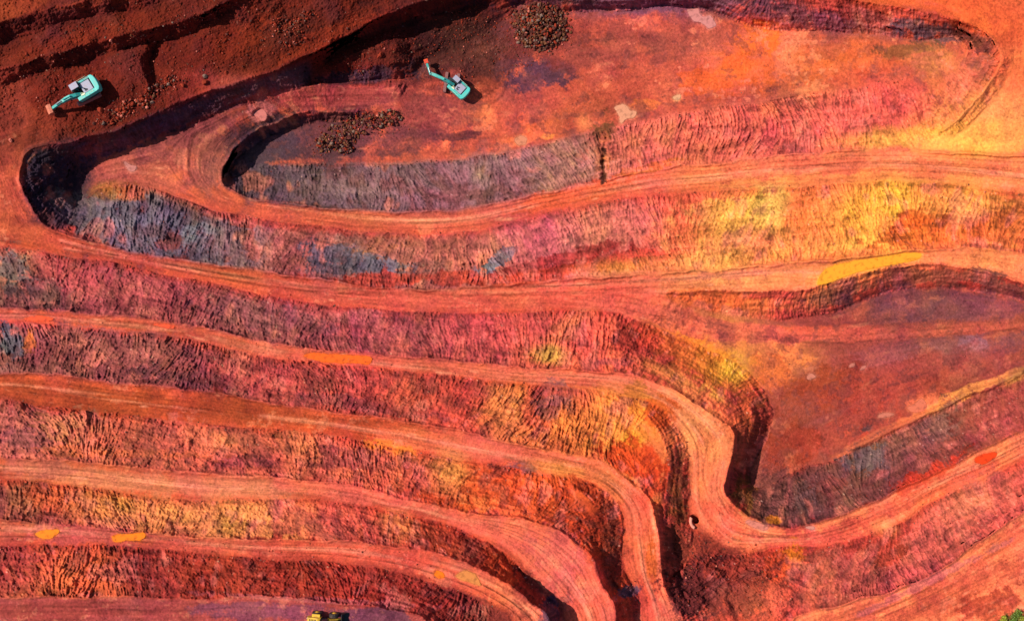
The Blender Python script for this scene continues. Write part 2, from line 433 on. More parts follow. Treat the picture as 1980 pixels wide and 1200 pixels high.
# ------------------------------------------------------------------ zones
i_f2 = R2S.index((1240, 620)); i_r2e = i_f2
Z_R1 = polymask(ring(R1N[8:], R1S[3:]))
loop_out = [(770, 170), (690, 168), (600, 166), (540, 180), (480, 200), (420, 220), (370, 243), (300, 266), (235, 290), (180, 368)]
Z_R1 |= polymask(ring(R1N[:14], loop_out + R1S[1:10]))
Z_R2 = polymask(ring(R2N, R2S[:i_f2 + 1] + [(1290, 600), (1290, 567)] + WEDGE))
Z_R2 |= polymask(ring([(95, 280), (60, 288), (44, 305), (39, 345), (46, 376), (62, 406), (86, 434), (110, 447), (200, 475)],
                      [(60, 230), (20, 250), (-60, 300), (-84, 345), (-84, 400), (-84, 430), (-84, 462), (0, 473), (130, 496), (200, 502)]))
Z_R3 = polymask(ring(R3N, R3S))
Z_R4 = polymask(ring(R4N, R4S))
Z_R5 = polymask(ring(R5N, R5S))
Z_R6 = polymask(ring(R6N, R6S))
Z_R7 = polymask(ring(R7N, [(-84, 1284), (400, 1284), (880, 1284)]))
Z_R8 = polymask(ring(R8N, [(1600, 1284), (1750, 1284), (1850, 1284), (1900, 1215), (1940, 1190), (2060, 1150)]))
Z_F1 = polymask(ring(F1_S, [(440, 338), (470, 275), (560, 228), (770, 214), (770, 170), (800, 150), (812, 128), (880, 92), (985, 30)] + F1_N + F1_EW))
Z_F2 = polymask(ring(F2_N, [(1240, 625)] + R2S[i_f2 + 1:]))
for m in (Z_R2, Z_R3, Z_R4, Z_R5, Z_R6, Z_R7, Z_R8, Z_F1, Z_F2):
    Z_R1 &= ~m
Z_F2 &= ~Z_R2
Z_F1 &= ~Z_R1
road = (Z_R1 | Z_R2 | Z_R3 | Z_R4 | Z_R5 | Z_R6 | Z_R7 | Z_R8)
floor_ = (Z_F1 | Z_F2) & ~road
roadf = blur(road.astype(float), 1.6)
floorf = blur(floor_.astype(float), 2.5)

# ------------------------------------------------------------------ relief: rills, lumps, ruts, windrows
SLr = SL * (1 - 0.8 * roadf)
patchy = np.clip(0.75 + 0.35 * f_big + 0.25 * vnoise(70, 91), 0.15, 1.5)
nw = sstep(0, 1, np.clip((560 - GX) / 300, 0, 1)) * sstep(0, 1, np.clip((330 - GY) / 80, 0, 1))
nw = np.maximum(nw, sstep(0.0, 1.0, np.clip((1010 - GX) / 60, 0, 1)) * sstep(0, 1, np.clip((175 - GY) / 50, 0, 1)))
rl = SLr * (1 - 0.8 * nw) * np.clip(0.55 / np.maximum(slope, 0.2), 0.45, 1.2)
Z = Zb.copy()
Z += rl * patchy * (0.072 * rill_f + 0.034 * rill_m + 0.015 * rill_g)
lay = lic(white(8, 1.5), TX, TY, 12)
Z += SLr * (1 - 0.5 * nw) * (0.09 * f_sm + 0.14 * f_mid + 0.035 * f_fin + 0.09 * lay + 0.075 * fbm(9, 77, 3))
jn = np.zeros((NY, NX))
for q_ in ((1400, 1125, 110, 70, 15), (1325, 1130, 30, 60, 0), (1215, 1150, 22, 50, 0)):
    sl, m = blob(*q_)
    jn[sl] = np.maximum(jn[sl], m)
Z += jn * (1 - roadf) * (0.35 * np.abs(fbm(36, 501, 4)) - 0.2 * np.abs(fbm(22, 511, 3)))
Z += nw * (0.22 * f_mid + 0.10 * vnoise(70, 401))
rough = nw.copy()
for q in [(925, 105, 95, 62, 0), (1400, 1120, 130, 90, 20), (1310, 1130, 40, 90, 0), (1500, 940, 90, 60, -30), (1240, 670, 60, 40, 0), (1430, 1170, 120, 60, 0)]:
    sl, m = blob(*q)
    rough[sl] = np.maximum(rough[sl], m)
Z += rough * (1 - roadf) * (1 - 0.35 * floorf) * ((0.16 - 0.08 * nw) * fbm(30, 101) + (0.10 - 0.04 * nw) * f_sm * (0.4 + 0.6 * SL) + 0.035 * f_fin)
flat = 1 - SL
Z += flat * (0.05 * f_mid + 0.02 * f_sm + 0.012 * f_fin) + roadf * (0.035 * trk_m + 0.022 * trk_f)
bm_ = np.zeros((NY, NX))
for D, h in BERMS:
    ix = np.clip(np.rint((D[:, 0] - X0) / STEP).astype(int), 0, NX - 1); iy = np.clip(np.rint((D[:, 1] - Y0) / STEP).astype(int), 0, NY - 1)
    t = np.zeros((NY, NX)); t[iy, ix] = 1
    bm_ = np.maximum(bm_, np.minimum(1, blur(t, 1.7) * 4.2) * h)
Z += bm_ * np.clip(0.85 + 0.35 * vnoise(30, 111) + 0.2 * f_sm, 0.1, 1.6)


def groove(pts, width, depth, arr, wiggle=True):
    D = dens(pts, wiggle)[0]
    ix = np.clip(np.rint((D[:, 0] - X0) / STEP).astype(int), 0, NX - 1); iy = np.clip(np.rint((D[:, 1] - Y0) / STEP).astype(int), 0, NY - 1)
    t = np.zeros((NY, NX)); t[iy, ix] = 1
    m = np.minimum(1, blur(t, width / STEP) * width / STEP * 2.6)
    arr += depth * m
    return m


# ------------------------------------------------------------------ soil colours (mineral tones, with slope shade painted into some)
COL = np.zeros((NY, NX, 3))
COL[:] = alb((196, 74, 56))


def mix(sl, m, c):
    COL[sl] += (alb(c) - COL[sl]) * m[..., None]


FULL = (slice(None), slice(None))
for c_ in range(3):
    COL[..., c_] += (np.interp(GX, (0, 700, 1150, 1500), [alb(q)[c_] for q in ((188, 78, 52), (206, 88, 64), (230, 100, 74), (240, 118, 76))]) - COL[..., c_]) * roadf
mix(FULL, blur(Z_F1.astype(float), 3), (192, 80, 60))
mix(FULL, blur(Z_F2.astype(float), 3), (148, 62, 52))
mix(FULL, blur(Z_R4.astype(float), 2) * sstep(1050, 700, GX) if False else blur(Z_R4.astype(float), 2) * (1 - sstep(700, 950, GX)), (200, 76, 44))
mix(FULL, blur(Z_R7.astype(float), 2), (168, 66, 62))
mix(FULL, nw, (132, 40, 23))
def face(a, b, stops):  # stop colours hold the slope shading as well as the mineral tone
    m = blur(polymask(ring(a, b)).astype(float), 2.5)
    xs = [q[0] for q in stops]
    gx_ = GX + 26 * f_mid + 10 * f_sm
    for c in range(3):
        tgt = np.interp(gx_, xs, [alb(q[1])[c] for q in stops])
        COL[..., c] += (tgt - COL[..., c]) * m * 0.92


face(F1_S, R1N[8:], [(440, (90, 60, 68)), (560, (104, 72, 80)), (720, (132, 94, 104)), (950, (158, 104, 104)), (1150, (176, 112, 100)), (1250, (206, 106, 82)), (1450, (222, 104, 82)), (1750, (224, 96, 76))])
face(R1S, R2N[8:], [(150, (126, 104, 102)), (400, (124, 106, 114)), (500, (158, 98, 100)), (560, (184, 98, 90)), (700, (146, 98, 98)), (900, (188, 98, 88)), (1100, (204, 106, 98)), (1290, (222, 102, 78)), (1420, (246, 150, 80)), (1560, (230, 108, 64)), (1720, (246, 148, 66)), (1850, (232, 112, 62)), (1960, (216, 100, 60))])
face(R2S[:i_f2], R3N[:21], [(0, (140, 88, 84)), (300, (174, 82, 80)), (500, (148, 84, 88)), (700, (174, 86, 82)), (950, (208, 92, 78)), (1150, (222, 96, 70))])
face(R3S[:24], R4N[:27], [(0, (138, 84, 84)), (200, (160, 84, 84)), (400, (146, 70, 70)), (600, (184, 78, 68)), (900, (212, 86, 62)), (1000, (232, 120, 70)), (1200, (236, 118, 58))])
face(R4S, R5N, [(0, (186, 96, 86)), (300, (212, 102, 76)), (600, (214, 104, 78)), (900, (226, 106, 60)), (1100, (200, 74, 40))])
face(R5S, R6N, [(0, (172, 86, 64)), (300, (224, 122, 76)), (500, (234, 134, 82)), (700, (214, 98, 70)), (900, (188, 74, 42))])
face(R6S, R7N, [(0, (164, 70, 56)), (150, (214, 102, 62)), (300, (156, 58, 46)), (600, (166, 58, 42)), (900, (142, 52, 44))])
face(R2S[i_f2 + 9:], R3N[30:], [(1440, (92, 48, 42)), (1560, (98, 54, 50)), (1700, (112, 68, 62)), (1850, (122, 62, 50)), (1980, (140, 66, 50))])
face(R3S[34:], R8N, [(1500, (224, 90, 60)), (1600, (188, 90, 74)), (1750, (202, 94, 80)), (1950, (212, 96, 80))])
face(F1_EW, NCREST[9:], [(1790, (206, 112, 80)), (1850, (190, 100, 76)), (1900, (160, 80, 64)), (1940, (126, 66, 56))])
mix(FULL, np.clip(blur(polymask(ring(NCREST[11:], [(1962, 96), (1958, 132), (1938, 168), (1917, 196), (1891, 226), (1862, 254), (1846, 266)])).astype(float), 2.0), 0, 1) * 0.85, (128, 62, 46))  # east-side shadow of the ridge, painted as a brown rim
toe_band = np.zeros((NY, NX))
for L_ in (R1S, R2S[:i_f2], R3S, R4S, R5S, R6S):
    groove(L_, 9.0, 1.0, toe_band)
mix(FULL, np.clip(toe_band, 0, 1) * 0.6, (190, 62, 38))  # deeper red band along the slope toes
SOIL_AND_SHADE = [
    (1700, 400, 420, 90, -4, (238, 126, 72), .6), (1900, 240, 130, 120, 0, (248, 142, 76), .9), (1560, 245, 240, 60, -10, (226, 108, 84), .8), (1500, 110, 140, 60, 0, (238, 106, 56), .7), (1950, 60, 90, 90, 0, (240, 112, 60), .8),
    (1600, 330, 440, 22, -3, (240, 118, 74), .8), (1650, 530, 360, 30, -3, (240, 122, 76), .7), (1350, 680, 130, 50, 30, (226, 116, 58), .75), (1340, 810, 70, 90, -20, (248, 136, 82), .8), (1180, 810, 110, 60, 15, (238, 124, 62), .8),
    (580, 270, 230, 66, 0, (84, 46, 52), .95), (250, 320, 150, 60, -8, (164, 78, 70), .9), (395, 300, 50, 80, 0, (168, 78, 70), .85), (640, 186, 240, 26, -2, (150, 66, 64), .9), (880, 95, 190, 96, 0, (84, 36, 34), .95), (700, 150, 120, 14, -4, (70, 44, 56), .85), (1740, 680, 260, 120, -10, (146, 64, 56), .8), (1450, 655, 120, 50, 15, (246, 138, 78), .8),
    (860, 215, 90, 30, 0, (158, 70, 64), .8), (200, 560, 330, 50, 8, (166, 78, 76), .7), (250, 690, 360, 50, 6, (158, 74, 72), .7), (700, 640, 300, 44, 6, (184, 82, 78), .6), (650, 740, 330, 40, 6, (192, 78, 66), .6),
    (400, 1110, 420, 44, 3, (164, 60, 44), .7), (850, 1150, 200, 40, 20, (146, 52, 42), .7), (1100, 960, 130, 60, 25, (206, 80, 42), .7), (1180, 1050, 22, 100, 0, (120, 50, 36), .8), (1305, 910, 26, 90, 0, (116, 52, 36), .8), (1310, 1070, 30, 70, 0, (110, 48, 40), .8), (1450, 850, 30, 100, 10, (130, 62, 48), .7), (1080, 1170, 30, 50, 20, (110, 52, 46), .7), (1400, 1120, 110, 70, 10, (158, 62, 46), .8),  # narrow dark blobs beside the bends paint shade on the steep bites
    # north wall and pit floor
    (1250, 0, 260, 40, 0, (118, 74, 96), .9), (1600, 40, 200, 32, 9, (122, 66, 80), .85), (1780, 55, 90, 26, 12, (112, 72, 88), .8), (1650, 12, 120, 22, 10, (168, 66, 50), .8),
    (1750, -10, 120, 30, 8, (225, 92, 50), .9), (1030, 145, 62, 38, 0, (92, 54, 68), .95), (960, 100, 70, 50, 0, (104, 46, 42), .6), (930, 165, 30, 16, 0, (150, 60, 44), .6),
    (1050, 60, 70, 55, 0, (118, 50, 44), .8), (1180, 80, 150, 50, 0, (178, 78, 60), .7), (1340, 80, 90, 50, 0, (172, 80, 66), .7), (1420, 130, 70, 50, 20, (238, 104, 44), .8), (1480, 80, 70, 40, 0, (240, 108, 44), .85),
    (1350, 155, 60, 30, 0, (240, 100, 48), .7), (1535, 100, 42, 42, 0, (244, 122, 90), .9), (1640, 110, 110, 45, 0, (230, 100, 56), .7), (1760, 95, 60, 14, -8, (120, 76, 48), .7),
    (1820, 120, 50, 22, 10, (246, 150, 84), .8), (1700, 160, 80, 30, 0, (216, 84, 58), .6), (1860, 150, 30, 70, 35, (216, 110, 80), .7), (1886, 74, 56, 26, 42, (112, 56, 46), .95), (1905, 140, 14, 70, 32, (150, 76, 58), .6),
    (930, 240, 60, 24, 0, (220, 98, 70), .6), (880, 270, 70, 26, 0, (190, 80, 66), .6), (1100, 240, 120, 30, -12, (186, 82, 60), .6), (1020, 265, 60, 16, -20, (236, 110, 66), .7),
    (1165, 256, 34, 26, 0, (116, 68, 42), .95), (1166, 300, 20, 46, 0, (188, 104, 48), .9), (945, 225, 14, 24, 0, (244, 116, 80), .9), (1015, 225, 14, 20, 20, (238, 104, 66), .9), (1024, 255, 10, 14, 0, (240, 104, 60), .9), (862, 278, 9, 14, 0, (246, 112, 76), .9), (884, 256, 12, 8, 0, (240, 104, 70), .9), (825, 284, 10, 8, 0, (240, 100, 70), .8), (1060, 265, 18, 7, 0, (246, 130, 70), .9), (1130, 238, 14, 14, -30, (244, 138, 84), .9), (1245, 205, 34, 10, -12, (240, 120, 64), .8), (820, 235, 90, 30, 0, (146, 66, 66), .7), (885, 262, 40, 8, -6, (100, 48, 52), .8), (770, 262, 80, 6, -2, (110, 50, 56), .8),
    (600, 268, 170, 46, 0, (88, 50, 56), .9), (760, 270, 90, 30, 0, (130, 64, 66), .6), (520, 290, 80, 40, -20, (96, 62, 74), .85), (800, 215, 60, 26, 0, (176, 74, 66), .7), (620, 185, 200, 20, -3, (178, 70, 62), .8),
    # slope under the floor
    (540, 350, 140, 40, 8, (108, 76, 84), .7), (760, 355, 170, 46, 0, (156, 106, 98), .9), (960, 335, 150, 46, -10, (166, 108, 106), .7), (1100, 310, 90, 44, -12, (174, 112, 100), .7),
    (1260, 270, 120, 40, -14, (214, 112, 84), .85), (1420, 250, 120, 44, -8, (224, 104, 84), .85), (1600, 225, 160, 50, -8, (222, 98, 84), .8), (1720, 200, 80, 50, -20, (226, 96, 76), .8),
    (1250, 325, 60, 10, -12, (226, 120, 50), .7), (1700, 268, 90, 16, -4, (250, 158, 72), .85), (1860, 272, 110, 22, 2, (252, 156, 72), .9), (1950, 210, 60, 60, 0, (248, 140, 80), .9), (1960, 120, 40, 80, 0, (240, 112, 66), .9),
    (1900, 30, 110, 36, 20, (238, 100, 52), .9), (1960, 30, 40, 60, 0, (206, 82, 50), .5), (1870, 285, 16, 20, 20, (232, 96, 36), .8),
    # west loop, with the shade in its hollow painted dark
    (260, 300, 110, 46, -10, (186, 84, 72), .9), (330, 350, 60, 34, 20, (186, 82, 68), .8), (110, 345, 76, 80, 0, (58, 40, 52), .95), (400, 250, 120, 24, -24, (168, 76, 72), .8), (300, 245, 160, 18, -24, (110, 70, 92), .8),
    (495, 215, 30, 20, -20, (222, 118, 108), .8), (210, 372, 34, 16, 0, (214, 140, 40), .9), (250, 376, 30, 14, 0, (204, 106, 60), .7), (400, 330, 36, 60, 0, (170, 84, 70), .7),
    # slope between roads one and two
    (180, 410, 70, 34, 20, (142, 112, 104), .9), (260, 425, 90, 34, 10, (132, 112, 116), .9), (360, 445, 100, 36, 6, (134, 118, 124), .9), (330, 465, 50, 20, 6, (160, 72, 64), .6), (480, 470, 100, 40, 6, (160, 100, 102), .85),
    (560, 480, 60, 40, 0, (190, 100, 90), .7), (640, 490, 90, 32, 5, (176, 96, 92), .6), (690, 500, 80, 26, 8, (122, 102, 108), .85), (760, 512, 90, 22, 5, (124, 104, 110), .85), (650, 520, 50, 18, 0, (116, 96, 100), .7),
    (740, 475, 60, 22, 0, (216, 122, 92), .6), (860, 490, 90, 38, 0, (198, 104, 94), .7), (960, 505, 44, 14, -35, (136, 128, 140), .95), (975, 475, 50, 30, -20, (214, 142, 110), .8), (800, 540, 180, 14, 0, (206, 76, 50), .8), (560, 435, 200, 10, 6, (198, 78, 58), .5),
    (1090, 465, 90, 40, -15, (206, 110, 104), .8), (1110, 460, 30, 16, -20, (150, 92, 96), .6), (1200, 440, 110, 40, -10, (214, 110, 102), .8), (1240, 500, 160, 18, -8, (206, 64, 46), .8), (1080, 505, 110, 14, -12, (176, 56, 48), .8),
    (1060, 530, 90, 12, -8, (222, 84, 50), .6), (1180, 520, 60, 14, -6, (246, 158, 80), .7), (1260, 515, 50, 14, -6, (244, 150, 70), .6),
    (1330, 430, 60, 50, 0, (228, 102, 66), .8), (1430, 420, 80, 44, -10, (252, 176, 84), .95), (1490, 390, 34, 44, 0, (252, 192, 110), .9), (1560, 420, 40, 44, 30, (234, 110, 60), .75), (1650, 410, 90, 54, -15, (250, 164, 66), .95),
    (1735, 390, 40, 44, 0, (252, 178, 64), .9), (1770, 430, 44, 26, 0, (228, 98, 36), .9), (1870, 395, 90, 26, 0, (244, 152, 76), .85), (1860, 450, 110, 24, -12, (230, 112, 54), .85), (1960, 430, 50, 30, -10, (206, 104, 52), .7),
    (1400, 490, 120, 26, -8, (246, 150, 92), .8), (1520, 490, 110, 20, -8, (250, 160, 74), .85), (1660, 470, 60, 12, -8, (252, 184, 84), .85), (1760, 460, 90, 20, -5, (228, 116, 46), .8), (1900, 475, 80, 10, 0, (238, 130, 70), .7), (1360, 380, 120, 12, -4, (226, 96, 68), .6),
    (1600, 340, 200, 12, -3, (246, 128, 70), .7), (1480, 330, 70, 14, -4, (238, 112, 70), .6),
    # roads one, two
    (700, 425, 260, 14, 3, (216, 94, 68), .6), (1100, 380, 160, 18, -12, (238, 98, 58), .8), (1500, 325, 180, 16, -4, (236, 104, 72), .8), (1850, 325, 160, 16, 3, (238, 112, 72), .8),
    (20, 330, 26, 130, 0, (166, 66, 46), .9), (120, 470, 90, 20, 12, (200, 82, 54), .6), (400, 530, 260, 22, 8, (200, 80, 52), .6), (800, 578, 200, 22, 2, (218, 88, 68), .6), (1150, 570, 160, 24, 0, (238, 94, 70), .8),
    (1430, 540, 160, 20, -4, (246, 138, 84), .8), (1660, 518, 110, 22, -11, (250, 150, 60), .85), (1880, 502, 120, 22, 6, (246, 130, 76), .85), (1430, 530, 80, 8, -4, (216, 104, 86), .6),
    # wedge and second pit floor
    (1400, 580, 100, 16, 6, (234, 110, 54), .7), (1570, 580, 40, 20, -10, (236, 148, 80), .7), (1490, 590, 60, 16, 0, (230, 120, 70), .6), (1630, 565, 70, 20, -20, (152, 84, 64), .8), (1800, 535, 160, 18, 0, (160, 84, 64), .85), (1940, 560, 60, 24, 15, (150, 86, 72), .8),
    (1790, 592, 170, 34, 0, (116, 62, 70), .95), (1920, 600, 80, 26, 0, (140, 72, 76), .7), (1830, 676, 170, 34, -8, (138, 74, 78), .9), (1880, 665, 40, 16, 0, (160, 102, 112), .7), (1700, 690, 60, 24, 0, (160, 78, 74), .6),
    (1500, 680, 70, 36, 20, (246, 128, 72), .85), (1480, 720, 40, 34, 30, (240, 108, 60), .7), (1590, 760, 90, 50, -30, (168, 66, 38), .8), (1650, 830, 120, 40, -25, (206, 74, 54), .7), (1790, 780, 50, 20, 0, (238, 108, 78), .85), (1750, 730, 160, 40, -20, (184, 70, 54), .6),
    (1860, 765, 130, 10, -24, (232, 136, 76), .85), (1965, 727, 30, 10, -30, (236, 168, 80), .9), (1700, 840, 120, 10, -26, (222, 108, 70), .7), (1520, 870, 60, 50, -20, (160, 60, 38), .7), (1550, 640, 120, 14, 2, (234, 98, 66), .7), (1850, 640, 160, 8, -4, (198, 80, 62), .7),
    # slope south of it
    (1560, 960, 90, 44, -20, (108, 66, 66), .85), (1490, 960, 60, 50, 0, (110, 60, 58), .8), (1680, 890, 70, 34, -26, (126, 90, 88), .85), (1620, 940, 60, 30, -20, (150, 74, 60), .6), (1780, 850, 90, 34, -26, (150, 84, 74), .8), (1830, 820, 60, 30, -26, (124, 76, 74), .7),
    (1900, 800, 60, 34, -26, (154, 70, 56), .7), (1920, 830, 50, 30, -20, (190, 90, 80), .6), (1790, 920, 110, 18, -26, (214, 66, 32), .75), (1960, 770, 40, 30, -20, (150, 70, 56), .7), (1440, 960, 22, 40, 0, (150, 90, 30), .6), (1500, 1005, 14, 8, 0, (210, 120, 30), .8),
    # slope three
    (20, 520, 50, 40, 0, (138, 104, 96), .85), (120, 520, 70, 24, 8, (168, 76, 62), .7), (90, 565, 66, 26, 4, (112, 68, 68), .85), (200, 550, 90, 30, 8, (190, 88, 82), .75), (330, 570, 110, 32, 10, (182, 86, 84), .7), (280, 590, 130, 16, 5, (138, 62, 62), .6), (470, 605, 90, 32, 10, (150, 84, 90), .75),
    (560, 625, 90, 30, 6, (156, 88, 90), .75), (690, 612, 60, 16, 0, (216, 116, 108), .7), (790, 640, 110, 34, 6, (166, 82, 82), .7), (700, 665, 120, 12, 5, (148, 74, 70), .6), (930, 640, 90, 34, 0, (208, 92, 80), .7), (1070, 640, 110, 36, 0, (222, 96, 78), .7),
    (1100, 630, 60, 20, -35, (246, 152, 90), .8), (1060, 685, 36, 16, 0, (252, 190, 100), .9), (1160, 690, 70, 16, 4, (214, 92, 72), .6), (1190, 700, 30, 12, 0, (176, 80, 82), .6), (1210, 650, 36, 34, 20, (166, 52, 44), .75), (1260, 655, 30, 24, 0, (190, 60, 42), .6),
    (1330, 690, 80, 30, 32, (206, 96, 48), .7), (1390, 710, 60, 34, 30, (226, 140, 50), .8), (1420, 710, 24, 26, 0, (248, 190, 70), .75), (1350, 660, 70, 12, 27, (240, 126, 50), .8), (1400, 690, 50, 10, 30, (246, 150, 48), .8), (1300, 725, 60, 12, 24, (246, 164, 80), .8), (1385, 765, 26, 12, 30, (252, 180, 80), .85),
    (1440, 800, 30, 50, 20, (214, 100, 50), .6), (1400, 800, 50, 30, 40, (240, 112, 70), .7), (1430, 860, 14, 50, 8, (196, 88, 60), .6),
    # road three and its loop
    (150, 622, 160, 12, 3, (230, 96, 66), .7), (600, 690, 240, 18, 6, (236, 104, 72), .7), (1000, 726, 160, 16, 3, (236, 104, 80), .8), (1250, 770, 80, 24, 28, (238, 112, 80), .8), (1350, 840, 40, 60, -10, (250, 142, 86), .85), (1360, 910, 26, 70, 0, (244, 118, 74), .8), (1400, 1010, 70, 30, 35, (238, 98, 66), .8),
    (1580, 1040, 110, 22, -4, (226, 84, 68), .8), (1800, 950, 160, 22, -25, (226, 84, 62), .8),
    # slope four
    (20, 665, 34, 34, 0, (112, 100, 100), .9), (60, 655, 14, 28, 15, (226, 124, 50), .8), (130, 655, 70, 26, 8, (160, 84, 82), .7), (150, 710, 140, 14, 6, (118, 60, 60), .75), (260, 680, 110, 34, 8, (172, 92, 90), .7), (340, 690, 60, 26, 10, (146, 76, 78), .7), (370, 730, 110, 20, 8, (116, 62, 68), .75),
    (520, 730, 110, 34, 6, (188, 80, 72), .6), (640, 740, 90, 20, 0, (180, 76, 66), .6), (700, 780, 160, 14, 8, (140, 66, 70), .6), (800, 760, 110, 34, 6, (206, 84, 66), .7), (900, 770, 60, 34, 0, (214, 82, 60), .6), (985, 790, 50, 44, 0, (250, 152, 82), .85), (1040, 790, 40, 40, 0, (216, 88, 60), .6),
    (1080, 770, 34, 34, 0, (140, 78, 84), .8), (1060, 755, 60, 12, 4, (206, 86, 60), .6), (1180, 800, 70, 44, 20, (246, 142, 70), .85), (1140, 835, 60, 34, 20, (244, 140, 66), .8), (1225, 850, 20, 18, -30, (240, 184, 20), .95), (1240, 800, 40, 50, -30, (216, 116, 44), .7), (1270, 800, 26, 34, 50, (226, 84, 34), .7),
    (1240, 890, 60, 34, 20, (220, 72, 28), .85), (1260, 940, 30, 60, 0, (196, 62, 28), .7), (1310, 960, 20, 60, 0, (150, 84, 40), .5), (1300, 1060, 24, 60, 0, (140, 60, 40), .6),
    # road four
    (60, 745, 120, 14, 4, (190, 74, 48), .5), (300, 785, 420, 34, 5, (168, 66, 36), .85), (800, 850, 90, 18, 10, (240, 112, 70), .8), (760, 868, 50, 16, 14, (246, 134, 50), .8), (940, 870, 60, 18, 10, (240, 110, 78), .7), (1000, 905, 44, 14, 8, (120, 66, 72), .8), (1090, 908, 60, 14, 10, (252, 146, 76), .9),
    (1170, 930, 60, 24, 40, (246, 118, 70), .7), (1240, 1030, 34, 100, 4, (240, 100, 64), .7), (1260, 1080, 10, 70, 3, (220, 92, 34), .7), (1260, 1180, 34, 50, 0, (228, 84, 60), .7),
    # slope five
    (40, 820, 60, 30, 4, (206, 112, 96), .7), (60, 850, 50, 24, 0, (150, 80, 84), .7), (140, 830, 60, 26, 6, (222, 132, 92), .7), (240, 850, 80, 26, 6, (212, 98, 76), .7), (330, 840, 80, 34, 6, (226, 112, 84), .6), (420, 850, 60, 24, 6, (242, 142, 90), .7), (470, 890, 50, 12, 0, (160, 72, 72), .7),
    (590, 860, 60, 30, 6, (228, 120, 86), .6), (700, 890, 60, 22, 8, (168, 76, 70), .7), (780, 905, 70, 26, 6, (232, 116, 80), .6), (870, 910, 34, 34, 60, (252, 164, 90), .85), (960, 930, 60, 40, 0, (222, 84, 40), .7), (1060, 950, 80, 34, 10, (230, 92, 44), .75), (1110, 1000, 60, 40, 40, (190, 66, 36), .7),
    (1150, 1070, 26, 60, -15, (200, 70, 40), .7), (850, 970, 90, 12, 12, (230, 82, 36), .7), (250, 875, 180, 12, 2, (232, 116, 72), .7),
    # road five
    (200, 925, 200, 20, 5, (232, 124, 92), .8), (440, 940, 120, 20, 2, (244, 142, 98), .85), (60, 905, 80, 16, 4, (200, 96, 80), .7), (700, 955, 140, 16, 8, (240, 108, 80), .8), (950, 1020, 110, 24, 18, (238, 102, 78), .8), (1080, 1080, 60, 50, 45, (226, 98, 84), .8), (1140, 1160, 40, 60, 0, (244, 106, 72), .8), (1130, 1140, 26, 22, 0, (252, 134, 90), .8),
    # slope six
    (40, 970, 70, 34, 4, (170, 92, 74), .7), (110, 965, 60, 30, 4, (206, 92, 50), .7), (200, 985, 70, 30, 6, (226, 122, 74), .7), (320, 1000, 110, 30, 6, (240, 142, 90), .85), (460, 1000, 110, 34, 2, (248, 156, 90), .85), (580, 1000, 50, 30, 0, (190, 84, 70), .7), (660, 1000, 70, 30, 4, (222, 100, 74), .6),
    (770, 1015, 34, 22, 30, (250, 158, 84), .9), (860, 1050, 80, 20, 16, (166, 66, 40), .7), (960, 1090, 60, 24, 35, (190, 66, 34), .7), (1020, 1150, 40, 40, 40, (140, 54, 44), .7), (60, 1000, 60, 14, 3, (140, 64, 52), .6),
    # road six, slope seven, road seven
    (120, 1035, 140, 18, 2, (206, 88, 76), .8), (80, 1018, 30, 8, 4, (246, 148, 100), .8), (450, 1058, 180, 18, 3, (222, 92, 72), .7), (700, 1070, 160, 18, 5, (232, 90, 62), .7), (920, 1130, 80, 24, 30, (232, 90, 64), .7),
    (60, 1100, 70, 40, 0, (184, 80, 62), .7), (130, 1100, 60, 36, 0, (232, 118, 66), .75), (200, 1105, 40, 34, 0, (222, 104, 60), .6), (290, 1100, 70, 44, 0, (150, 54, 46), .7), (420, 1110, 90, 40, 0, (176, 64, 42), .7), (600, 1120, 140, 40, 2, (172, 60, 42), .75), (800, 1150, 110, 34, 16, (160, 52, 42), .75), (930, 1185, 60, 30, 30, (140, 52, 50), .7),
    (100, 1185, 160, 26, 0, (150, 58, 48), .7), (520, 1180, 120, 18, 2, (140, 68, 84), .8), (720, 1190, 80, 14, 4, (120, 64, 78), .85), (620, 1160, 200, 6, 3, (190, 92, 92), .7),
    # south-east
    (1530, 1080, 24, 30, 0, (244, 128, 40), .85), (1500, 1100, 34, 34, 0, (232, 88, 50), .8), (1500, 1160, 50, 40, 0, (220, 92, 72), .7), (1590, 1120, 60, 44, 0, (190, 92, 76), .7), (1700, 1090, 90, 50, -20, (200, 92, 80), .75), (1780, 1060, 70, 44, -20, (216, 104, 86), .6), (1860, 980, 90, 40, -26, (216, 108, 88), .75), (1900, 960, 50, 26, -26, (236, 138, 108), .6),
    (1960, 940, 50, 34, -20, (206, 92, 76), .6), (1720, 1070, 34, 20, 0, (214, 78, 44), .6), (1700, 1040, 90, 14, -20, (198, 70, 48), .6), (1710, 1020, 20, 14, 0, (250, 156, 90), .85), (1840, 1150, 180, 40, -26, (196, 74, 50), .7), (1650, 1190, 110, 20, -18, (214, 84, 62), .7), (1930, 1060, 90, 18, -30, (222, 88, 60), .6),
    (1800, 1120, 140, 8, -26, (208, 102, 96), .6), (1920, 1170, 60, 30, -20, (168, 56, 36), .7), (1960, 1200, 40, 16, -10, (110, 84, 40), .9), (1400, 1120, 90, 60, 20, (160, 62, 44), .7), (1330, 1150, 50, 50, 0, (120, 52, 52), .7), (1390, 1160, 40, 24, -40, (206, 82, 56), .7), (1400, 1080, 50, 20, 30, (200, 72, 48), .6), (1210, 1145, 20, 12, -20, (110, 80, 92), .9), (1060, 1180, 18, 30, 20, (90, 62, 80), .8),
    (1860, 274, 130, 22, 1, (254, 172, 82), 1.0), (1720, 272, 70, 14, -4, (252, 164, 80), 1.0), (1930, 225, 60, 40, 0, (252, 156, 86), .9), (1880, 255, 90, 24, 0, (252, 160, 76), .9),
